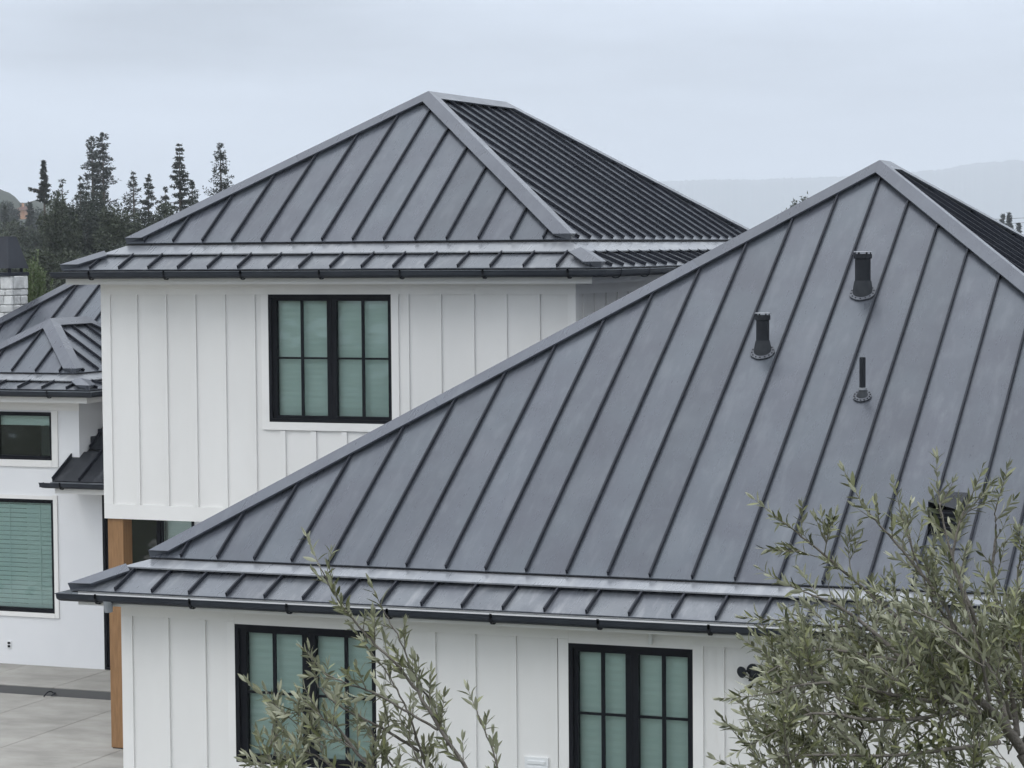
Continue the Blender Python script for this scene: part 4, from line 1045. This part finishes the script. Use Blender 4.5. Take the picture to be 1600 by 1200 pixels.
# ------------------------------------------------------------------ olive trees
def leaf_mesh(L, w, fold, curl):
    v = []; f = []; prof = [(0, .12), (.18, .62), (.42, 1.0), (.68, .85), (.88, .42), (1.0, .04)]
    for s, ww in prof:
        z = -curl*s*s*L
        v += [(-ww*w/2, s*L, z+fold*ww*w), (0, s*L, z), (ww*w/2, s*L, z+fold*ww*w)]
    for i in range(len(prof)-1):
        a = 3*i; f += [[a, a+1, a+4, a+3], [a+1, a+2, a+5, a+4]]
    return v, f
LV = [leaf_mesh(1, .22, .20, .10), leaf_mesh(1, .26, .14, -.06), leaf_mesh(1, .20, .26, .22), leaf_mesh(1, .28, .15, .02)]
LME = []
for v, f in LV:
    me = bpy.data.meshes.new('leaf'); me.from_pydata(v, [], f); me.materials.append(MT['olive'])
    me.polygons.foreach_set('use_smooth', [True]*len(me.polygons)); tone_attr(me, [R.uniform(.1, .6)]*len(v)); LME.append(me)
camp = Vector((0, 0, ZO*S))
def inframe(p):
    q = p-camp; z = q.dot(fw); u = 800+FPX*q.dot(r2)/z; v = 600-FPX*q.dot(u2)/z
    return -60 < u < 1660 and v < 1260
class Olive:
    def __init__(s, label, root): s.t = tree_thing('olive_tree', label, 'tree', *root); s.wood = MB(); s.leaves = []; s.twigs = MB()
    def limb(s, pts, r0, r1, wood=True):
        n = len(pts); (s.wood if wood else s.twigs).tube(pts, [r0+(r1-r0)*(i/(n-1))**.8 for i in range(n)], 8 if r0 > .006 else 4)
    def shoot(s, p, d, ln, nl_scale=1.0, leafy=0.1):
        """slender shoot with opposite leaf pairs, curving upward"""
        n = max(4, int(ln/.03)); pts = [p.copy()]; d = d.normalized(); q = p.copy()
        bend = rv(.05); bend.z = abs(bend.z)+.02
        for i in range(n):
            d = (d+bend*.35+rv(.045)).normalized(); q = q+d*(ln/n); pts.append(q.copy())
        if inframe(pts[-1]) or inframe(p):
            s.limb(pts, .0021+ln*.004, .0009, wood=False)
        side = d.cross(Vector((R.random(), R.random(), R.random()))).normalized(); node = 0; acc = leafy*ln
        while acc < ln:
            f = acc/ln*n; i = min(n-1, int(f)); c = pts[i].lerp(pts[i+1], f-i); dd = (pts[i+1]-pts[i]).normalized()
            sd = side if node % 2 == 0 else dd.cross(side).normalized()
            sd = (sd - dd*sd.dot(dd)).normalized()
            size = R.uniform(.042, .066)*(1-.35*(acc/ln)**3)*nl_scale
            for sg in (-1, 1):
                if R.random() < .10: continue
                ang = R.uniform(.45, .95); ld = (dd*math.cos(ang)+sd*sg*math.sin(ang)+rv(.16)).normalized()
                s.leaves.append((c, ld, dd, size*R.uniform(.85, 1.1)))
            node += 1; acc += R.uniform(.016, .026)
        s.leaves.append((pts[-1], d, side, R.uniform(.035, .05)))
        s.leaves.append((pts[-1], (d+rv(.35)).normalized(), side, R.uniform(.03, .045)))
        return pts
    def branch(s, pts, r0, r1, spacing, ln, start=.15, up=.45, sub=True, toward=None, dens=1.0):
        """woody branch along a polyline carrying side shoots"""
        P = [pts[0]]; # smooth
        for i in range(len(pts)-1):
            a = pts[max(i-1, 0)]; b = pts[i]; c = pts[i+1]; d = pts[min(i+2, len(pts)-1)]
            for k in range(1, 7):
                t = k/6; P.append(.5*((2*b)+(c-a)*t+(2*a-5*b+4*c-d)*t*t+(3*b-a-3*c+d)*t**3)+rv(.0025))
        s.limb(P, r0, r1)
        cum = [0]
        for i in range(1, len(P)): cum.append(cum[-1]+(P[i]-P[i-1]).length)
        tot = cum[-1]; x = tot*start
        while x < tot:
            i = max(j for j in range(len(P)-1) if cum[j] <= x); c = P[i]; dd = (P[i+1]-P[i]).normalized(); f = x/tot
            a = dd.cross(rv(1)).normalized()
            d2 = (dd*R.uniform(.35, .9)+a*R.uniform(.5, 1.0)+Vector((0, 0, up))).normalized()
            l2 = ln*R.uniform(.45, 1.1)*(1-.35*f)
            if sub and R.random() < .35 and l2 > .14:
                l3 = l2*R.uniform(.8, 1.25); pp = s.shoot(c, d2, l3, leafy=.45)
                for k in range(R.choice([2, 3, 4])):
                    j = int(len(pp)*R.uniform(.2, .75)); dj = (pp[min(j+1, len(pp)-1)]-pp[j]).normalized() if j < len(pp)-1 else d2
                    s.shoot(pp[j], (dj+dj.cross(rv(1)).normalized()*.8+Vector((0, 0, .25))), l3*R.uniform(.35, .7))
            else: s.shoot(c, d2, l2)
            x += spacing*R.uniform(.6, 1.4)/dens
        s.shoot(P[-1], (P[-1]-P[-2]), ln*.8, leafy=.0)
    def finish(s, nobj=290):
        s.wood.build('trunk', MT['bark'], s.t, metres=True, smooth=True)
        s.twigs.build('twigs', MT['twig'], s.t, metres=True)['kind'] = 'stuff'
        s.leaves = [l for l in s.leaves if inframe(l[0])]
        order = sorted(range(len(s.leaves)), key=lambda i: -(s.leaves[i][3]/((s.leaves[i][0]-camp).length)))
        pick = set(order[:nobj]); V = []; F = []; T = []
        for i, (c, ld, dd, sz) in enumerate(s.leaves):
            x = ld.cross(dd); x = x.normalized() if x.length > 1e-3 else Vector((1, 0, 0))
            nrm = x.cross(ld).normalized()
            if nrm.dot(dd) < 0: x = -x; nrm = -nrm
            roll = R.gauss(0, .5); x, nrm = x*math.cos(roll)+nrm*math.sin(roll), nrm*math.cos(roll)-x*math.sin(roll)
            k = R.randint(0, 3)
            if i in pick:
                o = bpy.data.objects.new('leaf', LME[k]); C.objects.link(o); o.parent = s.t
                Mx = Matrix((x, ld, nrm)).transposed().to_4x4()*1.0
                Mx = Matrix.Translation(c-wloc(s.t)) @ Mx @ Matrix.Scale(sz, 4)
                o.matrix_parent_inverse = Matrix.Identity(4); o.matrix_basis = Mx
            else:
                v, f = LV[k]; b = len(V); tn = R.uniform(0, 1)**1.2
                V += [c+(x*a+ld*bb+nrm*cc)*sz for a, bb, cc in v]; F += [[q+b for q in ff] for ff in f]; T += [tn]*len(v)
        o = mesh_obj('foliage', V, F, MT['olive'], s.t, metres=True, smooth=True); tone_attr(o.data, T); o['kind'] = 'stuff'
        return len(s.leaves)

# right olive tree: limbs fan out from a trunk below the right edge
D0 = 9.2
def px(u, v, dd=0.0):
    return at_px(1570+(u-1570)*.91 if u < 1570 else u, 1150+(v-1150)*(.90 if v < 1150 else 1), D0+dd)
root = px(1690, 1400); tr = Olive('large bushy olive tree filling the lower right corner in front of the near house', (root.x, root.y, terr(root.x, root.y)))
tr.limb([Vector((root.x, root.y, terr(root.x, root.y)-.1)), Vector((root.x+.05, root.y, root.z*.4)), root, px(1640, 1230), px(1600, 1175)], .09, .034)
def RB(*p, r=.010, sp=.050, ln=.215, **k): tr.branch([px(*q) for q in p], r, .0028, sp, ln, **k)
RB((1545, 1090, -.2), (1520, 980, -.2), (1490, 880, -.2), (1470, 800, -.2), (1458, 745, -.2), r=.007, ln=.2)
RB((1600, 1175), (1560, 1120, -.05), (1520, 1085, -.1), (1470, 1050, -.1), (1400, 1020, -.15), (1340, 965, -.1), (1285, 925, -.1), (1225, 900, -.1), r=.022, start=.3)
RB((1470, 1050, -.1), (1400, 960, .05), (1340, 905, .1), (1290, 860, .1), (1235, 815, .1), (1205, 790, .1), r=.009)
RB((1500, 1070, 0), (1490, 1000, .1), (1470, 930, .1), (1420, 860, .1), (1370, 800, .1), (1335, 760, .1), r=.010)
RB((1500, 1075, .0), (1495, 980, .15), (1450, 920, .2), (1420, 850, .2), (1400, 790, .2), r=.008, ln=.22)
RB((1575, 1135, 0), (1555, 1060, .1), (1535, 990, .1), (1500, 900, .1), (1480, 850, .15), (1490, 790, .15), (1500, 760, .15), r=.013, ln=.22)
RB((1590, 1150, .1), (1575, 1040, .2), (1560, 950, .2), (1550, 860, .2), (1555, 800, .2), (1553, 760, .2), r=.012, ln=.22)
RB((1600, 1170, .2), (1620, 1050, .3), (1610, 960, .3), (1590, 880, .3), (1600, 830, .3), r=.010)
RB((1600, 1160, .1), (1640, 1030, .1), (1640, 930, .1), (1620, 860, .1), r=.010)
RB((1520, 1090, -.1), (1450, 1090, -.2), (1380, 1080, -.25), (1300, 1060, -.3), (1230, 1060, -.3), (1170, 1075, -.3), r=.011)
RB((1500, 1100, -.1), (1420, 1120, -.3), (1330, 1120, -.35), (1240, 1110, -.35), (1180, 1140, -.35), r=.010)
RB((1400, 1020, -.15), (1330, 1010, -.1), (1270, 1000, -.05), (1215, 1010, -.05), (1165, 1040, -.05), r=.007)
RB((1340, 965, -.1), (1290, 960, 0), (1240, 960, .05), (1200, 950, .05), r=.006)
RB((1560, 1160, -.1), (1480, 1170, -.3), (1380, 1180, -.35), (1280, 1180, -.35), (1190, 1180, -.35), r=.010)
RB((1560, 1200, -.1), (1480, 1230, -.3), (1350, 1230, -.35), (1230, 1230, -.3), (1150, 1215, -.3), r=.010)
RB((1470, 1050, -.1), (1420, 1070, .2), (1350, 1090, .3), (1280, 1130, .3), (1220, 1190, .3), r=.008)
RB((1560, 1120, .1), (1500, 1110, .3), (1440, 1140, .4), (1380, 1200, .4), r=.008)
RB((1580, 1120, -.2), (1560, 1060, -.3), (1520, 1000, -.3), (1470, 960, -.3), (1410, 930, -.3), r=.007)
RB((1600, 1100, -.2), (1600, 1040, -.3), (1590, 980, -.3), (1570, 930, -.3), r=.007)
for i in range(90):        # infill twigs through the lower crown
    u = R.uniform(1170, 1640); v = R.uniform(1010+max(0, (1330-u)*.45), 1240); dd = R.uniform(-.4, .5)
    a = px(u, v, dd); b = a+Vector((R.uniform(-.20, .05), R.uniform(-.1, .1), R.uniform(.05, .2)))
    tr.branch([a, a.lerp(b, .5)+rv(.01), b], .0035, .0015, .05, .17, start=.0, sub=False)
n1 = tr.finish()
for (u, v) in ((1587, 1192), (1433, 858)):   # a few yellow leaves
    pass
# left olive: two arching leaders from below the frame
D0 = 8.6
def px(u, v, dd=0.0): return at_px(u, v, D0+dd)
root = px(760, 1420); tl = Olive('slender olive tree with arching sprays in front of the near left window', (root.x, root.y, terr(root.x, root.y)))
tl.limb([Vector((root.x, root.y, terr(root.x, root.y)-.1)), Vector((root.x+.03, root.y, root.z*.5)), root], .05, .012)
def LB(*p, r=.006, sp=.046, ln=.15, **k): tl.branch([px(*q) for q in p], r, .002, sp, ln, **k)
LB((760, 1420), (745, 1240), (700, 1160), (665, 1100), (625, 1045), (580, 1000), (545, 960), (515, 915), (500, 885), r=.009, start=.38, sp=.034)
LB((700, 1165, .02), (675, 1100, .05), (650, 1060, .05), (625, 1000, .05), (600, 955, .05), r=.006, ln=.13)
LB((740, 1400, .1), (690, 1260, .1), (660, 1180, .1), (640, 1120, .1), (610, 1060, .12), (580, 1020, .12), r=.007, start=.45)
LB((685, 1140, 0), (640, 1115, -.03), (590, 1085, -.05), (540, 1068, -.05), (505, 1050, -.05), r=.005, ln=.13, start=.45)
LB((655, 1175, .1), (610, 1145, .1), (560, 1120, .1), (520, 1095, .1), (495, 1070, .1), r=.006, ln=.15, start=.3)
LB((760, 1420, .1), (640, 1260, 0), (560, 1180, 0), (530, 1140, 0), (495, 1120, 0), (475, 1110, 0), r=.010, start=.45, sp=.04)
LB((640, 1260, 0), (550, 1220, -.05), (500, 1185, -.05), (465, 1168, -.05), r=.006, sp=.04)
LB((600, 1300, -.1), (530, 1255, -.1), (500, 1235, -.1), (475, 1215, -.1), r=.006, sp=.045)
LB((700, 1300, .1), (640, 1230, .1), (600, 1180, .1), (575, 1130, .1), r=.006, sp=.04)
LB((740, 1330, .05), (700, 1250, .05), (660, 1200, .05), (640, 1160, .05), r=.006, sp=.045)
LB((800, 1360, .05), (790, 1260, .05), (775, 1190, .05), (755, 1135, .05), (745, 1110, .05), r=.005, ln=.10, sp=.06)
for i in range(9):
    u = R.uniform(400, 600); v = R.uniform(1160, 1250); dd = R.uniform(-.25, .3)
    a = px(u, v, dd); b = a+Vector((R.uniform(-.16, .06), R.uniform(-.1, .1), R.uniform(.04, .17)))
    tl.branch([a, a.lerp(b, .5)+rv(.01), b], .003, .0013, .045, .14, start=.0, sub=False)
n2 = tl.finish()
print('olive leaves', n1, n2)

# ------------------------------------------------------------------ haze
hz = bpy.data.materials.new('haze'); hz.use_nodes = True; t = hz.node_tree; t.nodes.clear()
o_ = t.nodes.new('ShaderNodeOutputMaterial'); pv = t.nodes.new('ShaderNodeVolumePrincipled')
pv.inputs['Color'].default_value = (0.88, 0.925, 1.0, 1); pv.inputs['Density'].default_value = 0.00026; pv.inputs['Anisotropy'].default_value = 0.0
t.links.new(pv.outputs[0], o_.inputs['Volume'])
Rz = 12000
h = MB().box((-Rz, -Rz, -60), (Rz, Rz, 345)).build('haze', hz, metres=True); tag(h, kind='stuff')
